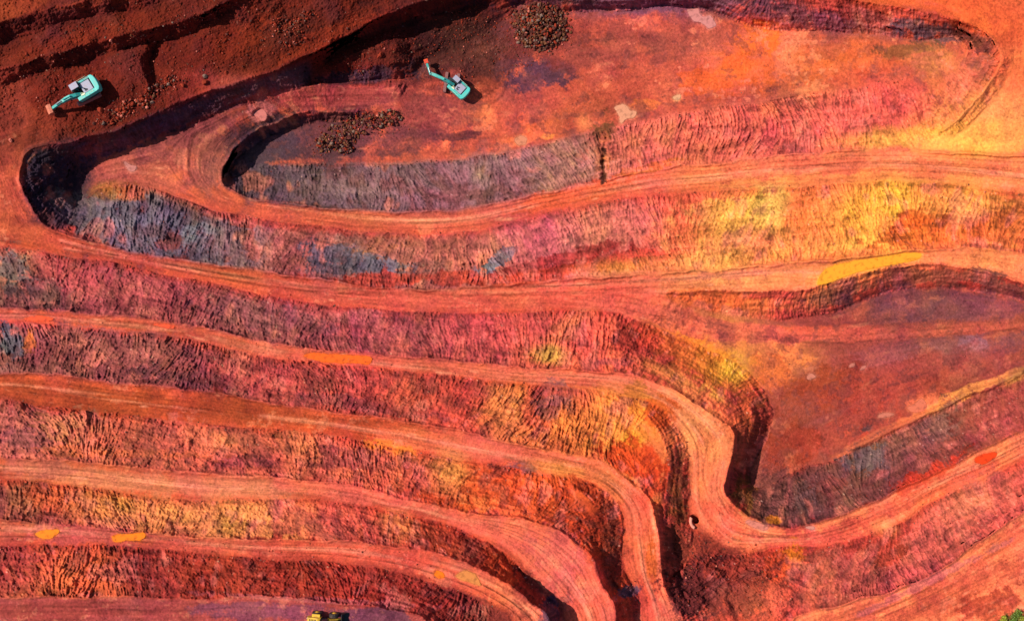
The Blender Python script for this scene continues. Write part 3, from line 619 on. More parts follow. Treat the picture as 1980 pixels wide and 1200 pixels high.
    (1167, 322, 8, 34, 0, (84, 46, 32), .95), (1400, 1110, 110, 60, 15, (138, 54, 40), .8), (1340, 1140, 50, 60, 0, (104, 44, 40), .8), (1450, 1160, 60, 30, 0, (150, 66, 52), .7),
    (1180, 590, 90, 18, 8, (232, 104, 76), .9), (1310, 622, 90, 20, 18, (232, 106, 78), .9), (1460, 642, 110, 18, 4, (230, 104, 78), .9), (1640, 648, 130, 14, -1, (208, 90, 70), .85), (1850, 636, 160, 12, -5, (190, 82, 68), .8),
    # north-west
    (120, 185, 140, 50, -18, (150, 44, 26), .7), (60, 235, 70, 40, 0, (176, 64, 44), .7), (20, 200, 40, 60, 0, (190, 72, 54), .7), (500, 60, 130, 30, -24, (170, 54, 28), .7), (560, 50, 60, 30, -20, (116, 44, 34), .6), (660, 60, 130, 18, -26, (176, 58, 32), .8), (720, 95, 70, 40, 0, (140, 50, 34), .7), (740, 140, 70, 16, -8, (96, 60, 76), .7), (170, 70, 160, 20, -16, (168, 52, 30), .6), (100, 40, 120, 30, -10, (112, 36, 24), .6), (20, 15, 60, 20, -10, (206, 80, 44), .7), (160, 10, 90, 12, -8, (196, 76, 44), .6), (840, 10, 120, 30, 0, (90, 34, 32), .6),
]
for poly_, c_, w_ in (([(48, 296), (39, 345), (46, 376), (62, 406), (88, 436), (112, 448), (134, 440), (176, 384), (186, 330), (176, 304), (110, 284)], (58, 42, 56), .95),  # shadow in the west hollow painted near-black
                      ([(96, 284), (200, 260), (300, 222), (420, 176), (520, 146), (600, 118), (600, 164), (480, 198), (300, 264), (180, 304)], (84, 56, 76), .85)):  # shade on the wall below the digger bench, painted dark purple
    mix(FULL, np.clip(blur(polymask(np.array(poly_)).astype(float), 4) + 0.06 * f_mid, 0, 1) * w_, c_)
WF = f_mid * 0.45 + f_sm * 0.42 + SL * (0.22 * rill_g + 0.2 * rill_m + 0.25 * lay) + (1 - SL) * 0.35 * trk_m + 0.2 * f_fin
for (x, y, rx, ry, dg, c, a_) in SOIL_AND_SHADE:
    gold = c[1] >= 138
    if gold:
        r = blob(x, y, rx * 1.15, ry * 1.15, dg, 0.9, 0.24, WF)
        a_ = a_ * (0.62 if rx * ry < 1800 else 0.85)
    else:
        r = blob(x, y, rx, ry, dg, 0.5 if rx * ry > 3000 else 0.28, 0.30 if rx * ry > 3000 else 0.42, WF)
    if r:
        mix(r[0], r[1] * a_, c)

# mottled beds: dark ore and pale clay breaking through the cut faces
west = 1 - sstep(900, 1300, GX) * (1 - sstep(850, 1000, GY))
bed = lic(white(17, 7.0), TX, TY, 14) * 0.6 + lic(white(18, 3.0), NXd, NYd, 10) * 0.5 + 0.5 * f_mid
mix(FULL, np.clip((bed - 0.55) * 1.3, 0, 1) * SL * (1 - roadf) * (1 - nw) * (0.03 + 0.47 * west), (108, 54, 50))
mix(FULL, np.clip((-bed - 0.75) * 1.3, 0, 1) * SL * (1 - roadf) * (1 - nw) * 0.42, (226, 122, 108))
chips = np.clip((white(19, 0.8) - 2.3) * 1.2, 0, 1) * (0.25 + 0.75 * SL)
mix(FULL, chips * 0.6, (240, 170, 150))
mott = np.clip((fbm(34, 201, 5, 0.7) - 0.35) * 1.6, 0, 1) * floorf
fpale = floorf * np.maximum(sstep(1090, 1220, GX), sstep(190, 220, GY) * sstep(790, 870, GX)) * (1 - 0.7 * blur(Z_F2.astype(float), 3))
mix(FULL, mott * 0.30 * (fpale > 0) * fpale, (226, 106, 78))
mott = np.clip((fbm(40, 211, 5, 0.7) - 0.45) * 1.6, 0, 1) * floorf
mix(FULL, mott * 0.40, (134, 66, 62))
sharp = fbm(26, 221, 5, 0.75) + 0.4 * trk_m
mix(FULL, sstep(1.35, 1.6, sharp) * fpale * 0.55, (238, 126, 94))
mix(FULL, sstep(1.3, 1.6, -sharp) * floorf * 0.45, (112, 56, 56))
mix(FULL, sstep(1.5, 1.8, fbm(20, 231, 4, 0.7) + 0.5 * trk_m) * roadf * 0.22, (246, 140, 104))

for pts_, c_ in WET:
    mm_ = np.clip(blur(polymask(smooth(pts_ + pts_[:1], 6)[:-1]).astype(float), 2.6) * (1.3 + 0.4 * f_sm + 0.3 * f_fin), 0, 1)
    mix(FULL, mm_ * 0.65, c_)

# worn wheel lines, each a shallow groove with loosened darker soil
RUT = np.zeros((NY, NX)); rutc = np.zeros((NY, NX))
RUTS = [([(1100, 578), (1250, 590), (1380, 628), (1500, 646), (1620, 650), (1760, 640), (1980, 622)], 1.4), ([(1090, 588), (1240, 604), (1370, 642), (1500, 658), (1620, 662), (1760, 652), (1980, 635)], 1.4),
        ([(1060, 566), (1200, 572), (1330, 610), (1440, 632)], 1.2),
        ([(370, 290), (366, 330), (382, 362), (430, 392), (500, 404)], 2.0), ([(392, 290), (388, 330), (404, 358), (450, 384)], 2.4), ([(402, 300), (398, 334), (416, 362), (440, 376)], 1.6),
        ([(1600, 1200), (1720, 1150), (1850, 1080), (1980, 1010)], 1.5), ([(1620, 1210), (1740, 1165), (1870, 1098), (1980, 1040)], 1.7), ([(1680, 1205), (1800, 1150), (1980, 1060)], 1.3), ([(1640, 1205), (1760, 1155), (1880, 1085), (1980, 1025)], 1.2),
        ([(1560, 318), (1650, 323), (1760, 322), (1880, 330), (1980, 345)], 1.2), ([(1240, 335), (1400, 330), (1560, 325)], 1.2), ([(1240, 950), (1255, 1000), (1262, 1060), (1268, 1120)], 1.6),
        ([(1060, 880), (1150, 905), (1215, 950), (1245, 1010)], 1.4), ([(920, 110), (950, 115), (965, 140), (955, 175), (930, 190)], 1.4), ([(900, 90), (960, 90), (985, 130), (975, 180), (945, 205)], 1.4),
        ([(1778, 112), (1780, 125), (1772, 142), (1755, 152)], 1.4), ([(880, 262), (905, 262), (930, 252)], 2.0), ([(150, 480), (400, 525), (640, 572), (830, 588)], 1.2), ([(120, 470), (400, 520), (700, 570), (1000, 572)], 1.2),
        ([(200, 1175), (330, 1180), (470, 1172)], 1.3), ([(0, 1170), (200, 1172), (420, 1165)], 1.6), ([(240, 905), (340, 922), (520, 932), (700, 950)], 1.2), ([(1370, 850), (1362, 930), (1400, 995), (1500, 1035), (1640, 1025)], 1.2),
        ([(560, 190), (680, 186), (800, 190)], 1.6), ([(600, 262), (760, 258), (860, 262)], 1.8), ([(780, 272), (840, 265), (900, 270)], 1.6)]
def between(a, b, t0, t1, ph):
    A_, _ = dens(a, False); B_, _ = dens(b, False)
    f = np.linspace(0, 1, 28)
    A_ = np.stack([np.interp(f, np.linspace(0, 1, len(A_)), A_[:, q]) for q in (0, 1)], 1)
    B_ = np.stack([np.interp(f, np.linspace(0, 1, len(B_)), B_[:, q]) for q in (0, 1)], 1)
    t = (t0 + (t1 - t0) * f + 0.04 * np.sin(f * 7 + ph))[:, None]
    return [tuple(q) for q in A_ * (1 - t) + B_ * t]


PALE = np.zeros((NY, NX))
r_ = random.Random(3)
for na, nb in ((R1N[13:], R1S[10:]), (R2N[7:], R2S[4:i_f2 - 4]), (R3N[:26], R3S[:26]), (R3N[28:], R3S[30:]), (R4N, R4S), (R5N, R5S), (R6N, R6S)):
    for k_ in range(3):
        t0 = r_.uniform(0.2, 0.55); t1 = r_.uniform(0.2, 0.55); ph = r_.uniform(0, 6)
        for d_ in (0.0, 0.26):
            RUTS.append((between(na, nb, t0 + d_, t1 + d_, ph), r_.uniform(0.8, 1.3)))
    for k_ in range(2):
        t0 = r_.uniform(0.25, 0.7); groove(between(na, nb, t0, r_.uniform(0.25, 0.7), r_.uniform(0, 6)), 2.6, 1.0, PALE, False)
mix(FULL, np.clip(PALE * (0.5 + 0.5 * trk_m), 0, 1) * roadf * 0.45, (244, 140, 106))
for pts, wd in RUTS:
    groove(pts, wd, -0.06, RUT, False)
    m = groove(pts, wd, 0.0, rutc, False)
    COL *= (1 - 0.30 * np.clip(m * (0.6 + 0.35 * f_sm + 0.25 * trk_m), 0, 1))[..., None]
Z += RUT
for pts, wd, dp in [([(1163, 250), (1166, 290), (1167, 320), (1166, 340)], 4.5, -0.35), ([(1158, 252), (1162, 280), (1166, 318)], 2.2, -0.3), ([(1176, 255), (1170, 290), (1167, 318)], 2.2, -0.3), ([(1167, 290), (1166, 330), (1166, 352)], 2.8, -0.5), ([(1846, 60), (1854, 48), (1858, 38)], 2.0, -0.5),
                    ([(1425, 835), (1422, 870), (1414, 910), (1408, 950)], 3.0, -0.8), ([(240, 95), (300, 78), (380, 62)], 4, -0.5)]:
    groove(pts, wd, dp, Z)
# windrow on the south lip of the second floor
groove([(1640, 872), (1740, 822), (1810, 792), (1870, 762), (1930, 741), (1980, 716)], 4.5, 1.1, Z)
groove([(293, 906), (400, 918), (520, 924)], 2, 0.3, Z)
# the drain hole beside road three
sl, m = blob(1343, 1003, 9, 7, 40, 0.4)
Z[sl] -= m * 2.2

# mineral variation: bands along the benches, streaks washed down the slopes
var = 1 + SL * (0.11 * rill_f + 0.06 * rill_m + 0.03 * rill_g + 0.12 * lay + 0.08 * trk_m + 0.08 * fbm(55, 303, 4)) + (1 - SL) * (0.10 * trk_f + 0.10 * trk_m) * (0.4 + 0.6 * roadf) + 0.07 * f_mid + 0.08 * f_sm + 0.09 * f_fin
var -= roadf * (0.22 * np.clip(trk_f - 1.1, 0, 1.2) - 0.18 * np.clip(-trk_m - 0.9, 0, 1.2))
COL *= np.clip(var, 0.45, 1.6)[..., None]
warm = 0.06 * fbm(70, 131) + 0.04 * rill_g * SL + 0.04 * f_sm
COL[..., 1] *= np.clip(1 + warm, 0.6, 1.5)
COL[..., 2] *= np.clip(1 - 0.5 * warm, 0.5, 1.6)
pale = np.clip((lic(white(9, 2.2), TXc, TYc, 12) - 1.9) * 0.8, 0, 1) * (roadf * 0.8 + 0.25 * floorf)
COL += (alb((246, 146, 108)) - COL) * pale[..., None] * 0.8
gr_ = COL[..., 1] / np.maximum(COL[..., 0], 1e-4); br_ = COL[..., 2] / np.maximum(COL[..., 0], 1e-4)
redd = 1 - sstep(0.14, 0.46, gr_)
ore = sstep(0.28, 0.42, gr_) * sstep(0.24, 0.36, br_)
COL[..., 0] *= (1 + 0.02 * redd) * (1 - 0.26 * ore) * (1 - 0.07 * SL)
COL[..., 1] *= (1.0 - 0.17 * SL * redd) * (1 - 0.22 * ore) * (1 - 0.05 * SL)
COL[..., 2] *= (0.91 - 0.17 * SL * (1 - ore)) * (1 - 0.12 * ore)
COL *= (1 - 0.04 * SL * west * (1 - nw))[..., None]
COL[..., 1] *= 1 + 0.05 * roadf
COL[..., 2] *= 1 + 0.12 * roadf + 0.10 * SL * redd
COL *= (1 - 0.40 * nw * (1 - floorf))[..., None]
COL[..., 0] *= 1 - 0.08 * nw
COL = np.clip(COL, 0.004, 0.9)

# ------------------------------------------------------------------ puddles are levelled into the ground
def grid_z(px, py, arr=None):
    a = Z if arr is None else arr
    fx = min(max((px - X0) / STEP, 0), NX - 1.001); fy = min(max((py - Y0) / STEP, 0), NY - 1.001)
    i, j = int(fx), int(fy); u, v = fx - i, fy - j
    return (a[j, i] * (1 - u) + a[j, i + 1] * u) * (1 - v) + (a[j + 1, i] * (1 - u) + a[j + 1, i + 1] * u) * v


PZ = []
PUDO = []
for (pts, c, lb) in PUDDLES:
    P = smooth(pts + pts[:1], 6)[:-1]
    PUDO.append(P)
    zc = float(np.mean([grid_z(x, y, Zb) for x, y in P]))
    m = np.clip(blur(polymask(P).astype(float)[:, :], 2.0) * 2.2, 0, 1)
    Z += (zc - 0.10 - Z) * m
    PZ.append(zc)

# ------------------------------------------------------------------ materials
def soil_material():
    m = bpy.data.materials.new("pit_soil"); m.use_nodes = True
    n, l = m.node_tree.nodes, m.node_tree.links
    b = n["Principled BSDF"]
    b.inputs["Roughness"].default_value = 0.95
    b.inputs["Specular IOR Level"].default_value = 0.12
    at = n.new("ShaderNodeAttribute"); at.attribute_name = "soil"
    tc = n.new("ShaderNodeTexCoord")
    n1 = n.new("ShaderNodeTexNoise"); n1.inputs["Scale"].default_value = 1.6; n1.inputs["Detail"].default_value = 6; n1.inputs["Roughness"].default_value = 0.7
    n2 = n.new("ShaderNodeTexNoise"); n2.inputs["Scale"].default_value = 4.5; n2.inputs["Detail"].default_value = 4; n2.inputs["Roughness"].default_value = 0.75
    l.new(tc.outputs["Object"], n1.inputs["Vector"]); l.new(tc.outputs["Object"], n2.inputs["Vector"])
    mr = n.new("ShaderNodeMapRange")
    mr.inputs["From Min"].default_value = 0.3; mr.inputs["From Max"].default_value = 0.7; mr.inputs["To Min"].default_value = 0.72; mr.inputs["To Max"].default_value = 1.28
    l.new(n1.outputs["Fac"], mr.inputs["Value"])
    vm = n.new("ShaderNodeVectorMath"); vm.operation = 'SCALE'
    l.new(at.outputs["Color"], vm.inputs[0]); l.new(mr.outputs["Result"], vm.inputs["Scale"])
    l.new(vm.outputs[0], b.inputs["Base Color"])
    bp = n.new("ShaderNodeBump"); bp.inputs["Strength"].default_value = 0.55; bp.inputs["Distance"].default_value = 0.25
    l.new(n2.outputs["Fac"], bp.inputs["Height"]); l.new(bp.outputs["Normal"], b.inputs["Normal"])
    return m


def flat_mat(name, c, rough=0.6, metal=0.0, var=0.25, scale=2.0, grime=None, spec=0.4):
    m = bpy.data.materials.new(name); m.use_nodes = True
    n, l = m.node_tree.nodes, m.node_tree.links
    b = n["Principled BSDF"]
    b.inputs["Roughness"].default_value = rough; b.inputs["Metallic"].default_value = metal
    b.inputs["Specular IOR Level"].default_value = spec
    tc = n.new("ShaderNodeTexCoord")
    no = n.new("ShaderNodeTexNoise"); no.inputs["Scale"].default_value = scale; no.inputs["Detail"].default_value = 5
    l.new(tc.outputs["Object"], no.inputs["Vector"])
    mx = n.new("ShaderNodeMix"); mx.data_type = 'RGBA'
    c = np.array(c, float)
    g = np.array(grime if grime is not None else c * (1 - var))
    mx.inputs["A"].default_value = (*c, 1); mx.inputs["B"].default_value = (*g, 1)
    mr = n.new("ShaderNodeMapRange"); mr.inputs["From Min"].default_value = 0.5; mr.inputs["From Max"].default_value = 0.72
    l.new(no.outputs["Fac"], mr.inputs["Value"]); l.new(mr.outputs["Result"], mx.inputs["Factor"])
    l.new(mx.outputs["Result"], b.inputs["Base Color"])
    return m


SOILM = soil_material()

# ------------------------------------------------------------------ the ground in pieces that share one survey
pad = [STEP * 2 * 1.55 ** k for k in range(1, 18)]
off = np.cumsum(pad)
fx = np.concatenate([X0 - off[::-1], gx, gx[-1] + off])
fy = np.concatenate([Y0 - off[::-1], gy, gy[-1] + off])
P_ = len(pad)
EX, EY = np.meshgrid(fx, fy)
ZE = np.pad(Z, P_, mode='edge'); CE = np.pad(COL, ((P_, P_), (P_, P_), (0, 0)), mode='edge')
ddx, ddy = EX - CX, EY - CY
with np.errstate(divide='ignore'):
    tt = np.minimum(np.minimum((np.where(ddx > 0, gx[-1] - CX, CX - X0)) / np.maximum(np.abs(ddx), 1e-6),
                               (np.where(ddy > 0, gy[-1] - CY, CY - Y0)) / np.maximum(np.abs(ddy), 1e-6)), 1.0)
outm = tt < 0.9999
ii = np.clip(np.rint((CX + ddx * tt - X0) / STEP).astype(int), 0, NX - 1); jj = np.clip(np.rint((CY + ddy * tt - Y0) / STEP).astype(int), 0, NY - 1)
Zs = blur(Z, 6)
far = sstep(1.0, 3.0, 1 / np.maximum(tt, 1e-6))
ZE = np.where(outm, Zs[jj, ii] * (1 - far) + 13 * far, ZE)
CE = np.where(outm[..., None], COL[jj, ii] * (1 - far[..., None]) + alb((176, 74, 50)) * far[..., None], CE)
k = PXM * (1 - ZE / CAM_H)
WX, WY = (EX - CX) * k, -(EY - CY) * k
FNY, FNX = EX.shape
co = np.stack([WX, WY, ZE], -1)
du = np.gradient(co, axis=1); dv = np.gradient(co, axis=0)
nrm = np.cross(dv, du); nrm /= np.linalg.norm(nrm, axis=-1, keepdims=True)
nrm = np.where(nrm[..., 2:3] < 0, -nrm, nrm)
zone = np.zeros((FNY - 1, FNX - 1), np.int32)
for i, m in enumerate((Z_R1, Z_R2, Z_R3, Z_R4, Z_R5, Z_R6, Z_R7, Z_R8, Z_F1 & ~road, Z_F2 & ~road)):
    zone[P_:P_ + NY - 1, P_:P_ + NX - 1][m[:-1, :-1]] = i + 1
idx = np.arange(FNY * FNX).reshape(FNY, FNX)
quad = np.stack([idx[:-1, :-1], idx[1:, :-1], idx[1:, 1:], idx[:-1, 1:]], -1)
COF, NOF, CLF = co.reshape(-1, 3), nrm.reshape(-1, 3), CE.reshape(-1, 3)


def sheet(name, q, label):
    q = q.reshape(-1, 4)
    used, inv = np.unique(q, return_inverse=True)
    me = bpy.data.meshes.new(name)
    me.vertices.add(len(used)); me.loops.add(q.size); me.polygons.add(len(q))
    me.vertices.foreach_set("co", COF[used].astype(np.float32).ravel())
    me.loops.foreach_set("vertex_index", inv.astype(np.int32).ravel())
    me.polygons.foreach_set("loop_start", np.arange(0, q.size, 4, dtype=np.int32))
    me.update(calc_edges=True)
    me.polygons.foreach_set("use_smooth", np.ones(len(q), bool))
    a = me.attributes.new("soil", 'FLOAT_COLOR', 'POINT')
    a.data.foreach_set("color", np.column_stack([CLF[used], np.ones(len(used))]).astype(np.float32).ravel())
    me.normals_split_custom_set_from_vertices(NOF[used].astype(np.float32))
    me.materials.append(SOILM)
    o = bpy.data.objects.new(name, me); S.collection.objects.link(o)
    o["kind"] = "structure"; o["label"] = label
    return o


ZN = ["ground", "road", "road", "road", "road", "road", "road", "road", "road", "pit_floor", "pit_floor"]
ZL = ["terraced red, orange and purple pit slopes furrowed by rills",
      "dirt haul road looping round the rock dump and running east under the grey slope",
      "wide red haul road from the western digger's bench to the junction and the right edge",
      "narrow haul road with the long orange puddle, bending round to climb right",
      "broad brown haul road that bends south past the dark cut",
      "pale haul road below the ribbed orange slope, widening at the bottom",
      "haul road with amber puddles curving to the bottom edge",
      "purple-brown haul road along the bottom edge under the yellow loader",
      "striped dirt road climbing across the bottom right corner",
      "red and purple pit floor with pink puddles and the eastern digger",
      "purple-red second pit floor crossed by wheel tracks"]
for i in range(11):
    sel = quad[zone == i]
    if len(sel):
        sheet(ZN[i], sel, ZL[i])


def at(px, py, dz=0.0):
    """world point on the ground seen at photo position px, py"""
    z = grid_z(px, py)
    s = PXM * (1 - z / CAM_H)
    return Vector(((px - CX) * s, -(py - CY) * s, z + dz))


# ------------------------------------------------------------------ mesh helpers
def tag(o, label, cat, group=None, kind=None):
    o["label"] = label; o["category"] = cat
    if group: o["group"] = group
    if kind: o["kind"] = kind
    return o


def empty(name, loc, rz):
    o = bpy.data.objects.new(name, None); S.collection.objects.link(o)
    o.location = loc; o.rotation_euler = (0, 0, rz); o.empty_display_size = 0.5
    return o


def obj(name, bm, mat, parent=None, smooth=False, bevel=0.0):
    if bevel:
        bmesh.ops.bevel(bm, geom=[e for e in bm.edges], offset=bevel, segments=2, profile=0.7, affect='EDGES', clamp_overlap=True)
    bmesh.ops.recalc_face_normals(bm, faces=bm.faces)
    me = bpy.data.meshes.new(name); bm.to_mesh(me); bm.free()
    for p in me.polygons: p.use_smooth = smooth
    me.materials.append(mat)
    o = bpy.data.objects.new(name, me); S.collection.objects.link(o)
    if parent: o.parent = parent
    return o


def box(bm, c, s, rot=None):
    g = bmesh.ops.create_cube(bm, size=1.0)
    M = Matrix.Translation(c) @ (rot.to_4x4() if rot else Matrix.Identity(4)) @ Matrix.Diagonal((*s, 1))
    bmesh.ops.transform(bm, matrix=M, verts=g["verts"])
    return g["verts"]


def cyl(bm, a, b, r, seg=14, r2=None):
    a, b = Vector(a), Vector(b); d = b - a
    g = bmesh.ops.create_cone(bm, cap_ends=True, segments=seg, radius1=r, radius2=r if r2 is None else r2, depth=d.length)
    M = Matrix.Translation((a + b) / 2) @ d.to_track_quat('Z', 'Y').to_matrix().to_4x4()
    bmesh.ops.transform(bm, matrix=M, verts=g["verts"])
    return g["verts"]


def prism(bm, outline, y0, y1):
    """outline in x, z; extruded across y"""
    a = [bm.verts.new((x, y0, z)) for x, z in outline]; b = [bm.verts.new((x, y1, z)) for x, z in outline]
    n = len(outline)
    bm.faces.new(a); bm.faces.new(b[::-1])
    for i in range(n):
        bm.faces.new((a[i], b[i], b[(i + 1) % n], a[(i + 1) % n]))
    return a + b


def slab(bm, outline, z0, z1):
    """outline in x, y; extruded up"""
    a = [bm.verts.new((x, y, z0)) for x, y in outline]; b = [bm.verts.new((x, y, z1)) for x, y in outline]
    n = len(outline)
    bm.faces.new(a); bm.faces.new(b[::-1])
    for i in range(n):
        bm.faces.new((a[i], b[i], b[(i + 1) % n], a[(i + 1) % n]))
    return a + b


M_TEAL = flat_mat("teal_paint", (0.025, 0.30, 0.265), 0.5, 0, 0.3, 1.4, (0.10, 0.20, 0.15))
M_TEAL2 = flat_mat("pale_teal_paint", (0.05, 0.43, 0.37), 0.5, 0, 0.2, 1.8, (0.17, 0.33, 0.25))
M_GREY = flat_mat("lilac_grey_plate", (0.27, 0.26, 0.33), 0.55, 0, 0.2, 2.5, (0.30, 0.22, 0.24))
M_BLACK = flat_mat("black_steel", (0.014, 0.014, 0.018), 0.6, 0.2, 0.3, 3)
M_RUST = flat_mat("rusty_bucket_steel", (0.52, 0.14, 0.07), 0.6, 0.1, 0.4, 3, (0.30, 0.07, 0.04))
M_RED = flat_mat("red_worn_bucket", (0.62, 0.05, 0.015), 0.5, 0.1, 0.4, 3, (0.5, 0.16, 0.10))
M_TRACK = flat_mat("dusty_track", (0.24, 0.09, 0.08), 0.85, 0, 0.35, 4, (0.14, 0.06, 0.06))
M_GLASS = flat_mat("dark_glass", (0.02, 0.025, 0.03), 0.08, 0, 0.1, 2)
M_STEEL = flat_mat("bright_cylinder_steel", (0.55, 0.56, 0.55), 0.25, 0.8, 0.1, 4)
M_YEL = flat_mat("yellow_paint", (0.62, 0.36, 0.03), 0.42, 0, 0.3, 2, (0.42, 0.20, 0.04))
M_CREAM = flat_mat("cream_service_parts", (0.62, 0.58, 0.36), 0.5, 0, 0.3, 5, (0.2, 0.3, 0.2))
M_TYRE = flat_mat("rubber_tyre", (0.03, 0.022, 0.02), 0.85, 0, 0.3, 4, (0.10, 0.045, 0.03))


# ------------------------------------------------------------------ excavators (x forward, cab on the -y side)
def excavator(px, py, heading, track_heading, label, boom_pts, stick_yaw, bucket_mat, bucket_w, boom_yaw, Ls, size, shift, yb):
    loc = at(px, py); hd = math.radians(heading)
    root = empty("excavator", loc, hd)
    tag(root, label, "excavator", "teal excavators working in the pit")
    root.scale = (size, size, size)
    th = math.radians(track_heading) - hd
    R = Matrix.Translation((shift, 0, 0)) @ Matrix.Rotation(th, 4, 'Z')
    for s in (-1, 1):
        bm = bmesh.new()
        L, r = 2.3, 0.48
        out = []
        for k in range(9):
            a = -math.pi / 2 + math.pi * k / 8
            out.append((L - r + r * math.cos(a) * 1.0, r + r * math.sin(a)))
        for k in range(9):
            a = math.pi / 2 + math.pi * k / 8
            out.append((-(L - r) + r * math.cos(a), r + r * math.sin(a)))
        prism(bm, out, s * 1.3 - 0.32, s * 1.3 + 0.32)
        for k in range(22):                              # grouser bars
            x = -L + r + (2 * (L - r)) * k / 21
            box(bm, (x, s * 1.3, 2 * r + 0.02), (0.06, 0.62, 0.06))
        bmesh.ops.transform(bm, matrix=R, verts=bm.verts)
        o = obj("track", bm, M_TRACK, root)
    bm = bmesh.new()
    box(bm, (0, 0, 0.6), (2.2, 2.1, 0.4)); cyl(bm, (0, 0, 0.7), (0, 0, 1.15), 0.75, 24)
    bmesh.ops.transform(bm, matrix=R, verts=bm.verts)
    obj("undercarriage", bm, M_BLACK, root)
    # upper structure
    bm = bmesh.new()
    slab(bm, [(1.9, -1.0), (1.9, 1.5), (-1.9, 1.6), (-1.9, -1.6), (0.2, -1.6), (0.2, -1.5), (1.9, -1.5)], 1.12, 1.42)
    obj("deck_frame", bm, M_BLACK, root)
    bm = bmesh.new()                                     # side boxes
    box(bm, (-0.1, 1.22, 1.95), (3.7, 0.68, 1.06))
    obj("side_housing", bm, M_TEAL2, root, bevel=0.07)
    bm = bmesh.new()
    box(bm, (-0.75, -1.36, 1.95), (2.3, 0.42, 1.06))
    obj("side_housing", bm, M_TEAL, root, bevel=0.07)
    bm = bmesh.new()                                     # engine deck plate
    box(bm, (-0.65, -0.12, 1.93), (1.85, 1.9, 1.06))
    deck = obj("engine_deck", bm, M_GREY, root, bevel=0.04)
    bm = bmesh.new(); cyl(bm, (-0.15, 0.12, 2.44), (-0.15, 0.12, 2.85), 0.12, 14)
    obj("exhaust", bm, M_BLACK, deck)
    bm = bmesh.new(); box(bm, (-0.35, 0.45, 2.49), (0.5, 0.28, 0.06))
    obj("vent", bm, M_BLACK, deck)
    bm = bmesh.new()                                     # gap in front of the counterweight
    box(bm, (-1.68, 0, 1.9), (0.3, 2.9, 0.8))
    obj("radiator_gap", bm, M_BLACK, root)
    bm = bmesh.new()
    slab(bm, [(-1.83, -1.58), (-1.83, 1.58), (-2.35, 1.52), (-2.62, 1.15), (-2.74, 0.5), (-2.74, -0.5), (-2.62, -1.15), (-2.35, -1.52)], 1.2, 2.55)
    obj("counterweight", bm, M_TEAL2, root, bevel=0.12)
    bm = bmesh.new()                                     # pipes and filler by the boom foot
    for k in range(5):
        cyl(bm, (0.42 + 0.12 * k, 0.62 - 0.05 * k, 1.42), (0.42 + 0.12 * k, 0.62 - 0.05 * k, 2.2 + 0.08 * (k % 3)), 0.07, 8)
    box(bm, (0.55, 0.9, 2.5), (0.7, 0.3, 0.1))
    obj("pump_pipes", bm, M_CREAM, root)
    bm = bmesh.new()
    bm.free()
    for y in (1.5, -1.5):
        bm = bmesh.new()
        for x in (-1.5, -0.6, 0.3):
            cyl(bm, (x, y, 2.4), (x, y, 3.05), 0.025, 6)
        cyl(bm, (-1.5, y, 3.05), (0.3, y, 3.05), 0.025, 6)
        obj("handrail", bm, M_CREAM, root)
    # cab
    bm = bmesh.new()
    prism(bm, [(0.35, 1.4), (2.0, 1.4), (2.15, 2.1), (1.85, 2.98), (0.45, 2.98), (0.35, 2.4)], -1.56, -0.52)
    cab = obj("cab", bm, M_GLASS, root, bevel=0.05)
    bm = bmesh.new(); box(bm, (1.13, -1.04, 3.02), (1.5, 1.1, 0.09)); obj("cab_roof", bm, M_GREY, cab, bevel=0.03)
    bm = bmesh.new()
    for x in (0.42, 1.1, 1.86):
        for y in (-1.57, -0.51):
            cyl(bm, (x, y, 1.42), (x, y, 2.99), 0.045, 6)
    box(bm, (1.1, -1.57, 1.7), (1.5, 0.03, 0.55))
    obj("cab_frame", bm, M_TEAL, cab)
    # boom: foot, knee, tip in the x-z plane
    (x0, z0), (x1, z1), (x2, z2) = boom_pts
    bm = bmesh.new()

    def girder(pts, w_, d):
        # box girder through points (x, y, z), depth d per point
        rings = []
        for i, p in enumerate(pts):
            p = Vector(p)
            t = (Vector(pts[min(i + 1, len(pts) - 1)]) - Vector(pts[max(i - 1, 0)])).normalized()
            side = Vector((0, 0, 1)).cross(t).normalized(); up = t.cross(side)
            h = d[i] / 2
            rings.append([bm.verts.new(p + side * (sy * w_ / 2) + up * (sz * h)) for sy, sz in ((-1, -1), (1, -1), (1, 1), (-1, 1))])
        for a, b in zip(rings[:-1], rings[1:]):
            for i in range(4):
                bm.faces.new((a[i], a[(i + 1) % 4], b[(i + 1) % 4], b[i]))
        bm.faces.new(rings[0][::-1]); bm.faces.new(rings[-1])
    girder([(x0, yb, z0), ((x0 + x1) / 2, yb, (z0 + z1) / 2 + 0.1), (x1, yb, z1), ((x1 + x2) / 2, yb, (z1 + z2) / 2 + 0.1), (x2, yb, z2)], 0.62, [0.5, 0.8, 0.9, 0.75, 0.45])
    boom = obj("boom", bm, M_TEAL, root, bevel=0.03)
    bm = bmesh.new()
    for s in (-1, 1):
        cyl(bm, (x0 + 0.35, yb + s * 0.46, z0 - 0.45), ((x0 + x1) / 2 + 0.2, yb + s * 0.46, (z0 + z1) / 2), 0.12, 10)
        cyl(bm, ((x0 + x1) / 2 + 0.2, yb + s * 0.46, (z0 + z1) / 2), (x1, yb + s * 0.46, z1 - 0.1), 0.07, 10)
    obj("boom_cylinder", bm, M_STEEL, boom)
    bm = bmesh.new(); 
    cyl(bm, (x1 - 0.2, yb, z1 + 0.55), ((x1 + x2) / 2 + 0.4, yb, (z1 + z2) / 2 + 0.6), 0.13, 10)
    obj("stick_cylinder", bm, M_TEAL2, boom)
    # stick
    (sx, sz) = (x2, z2)
    drop = stick_yaw[1]
    ya = math.radians(stick_yaw[0])
    hor = math.sqrt(max(0.3, Ls * Ls - drop * drop))
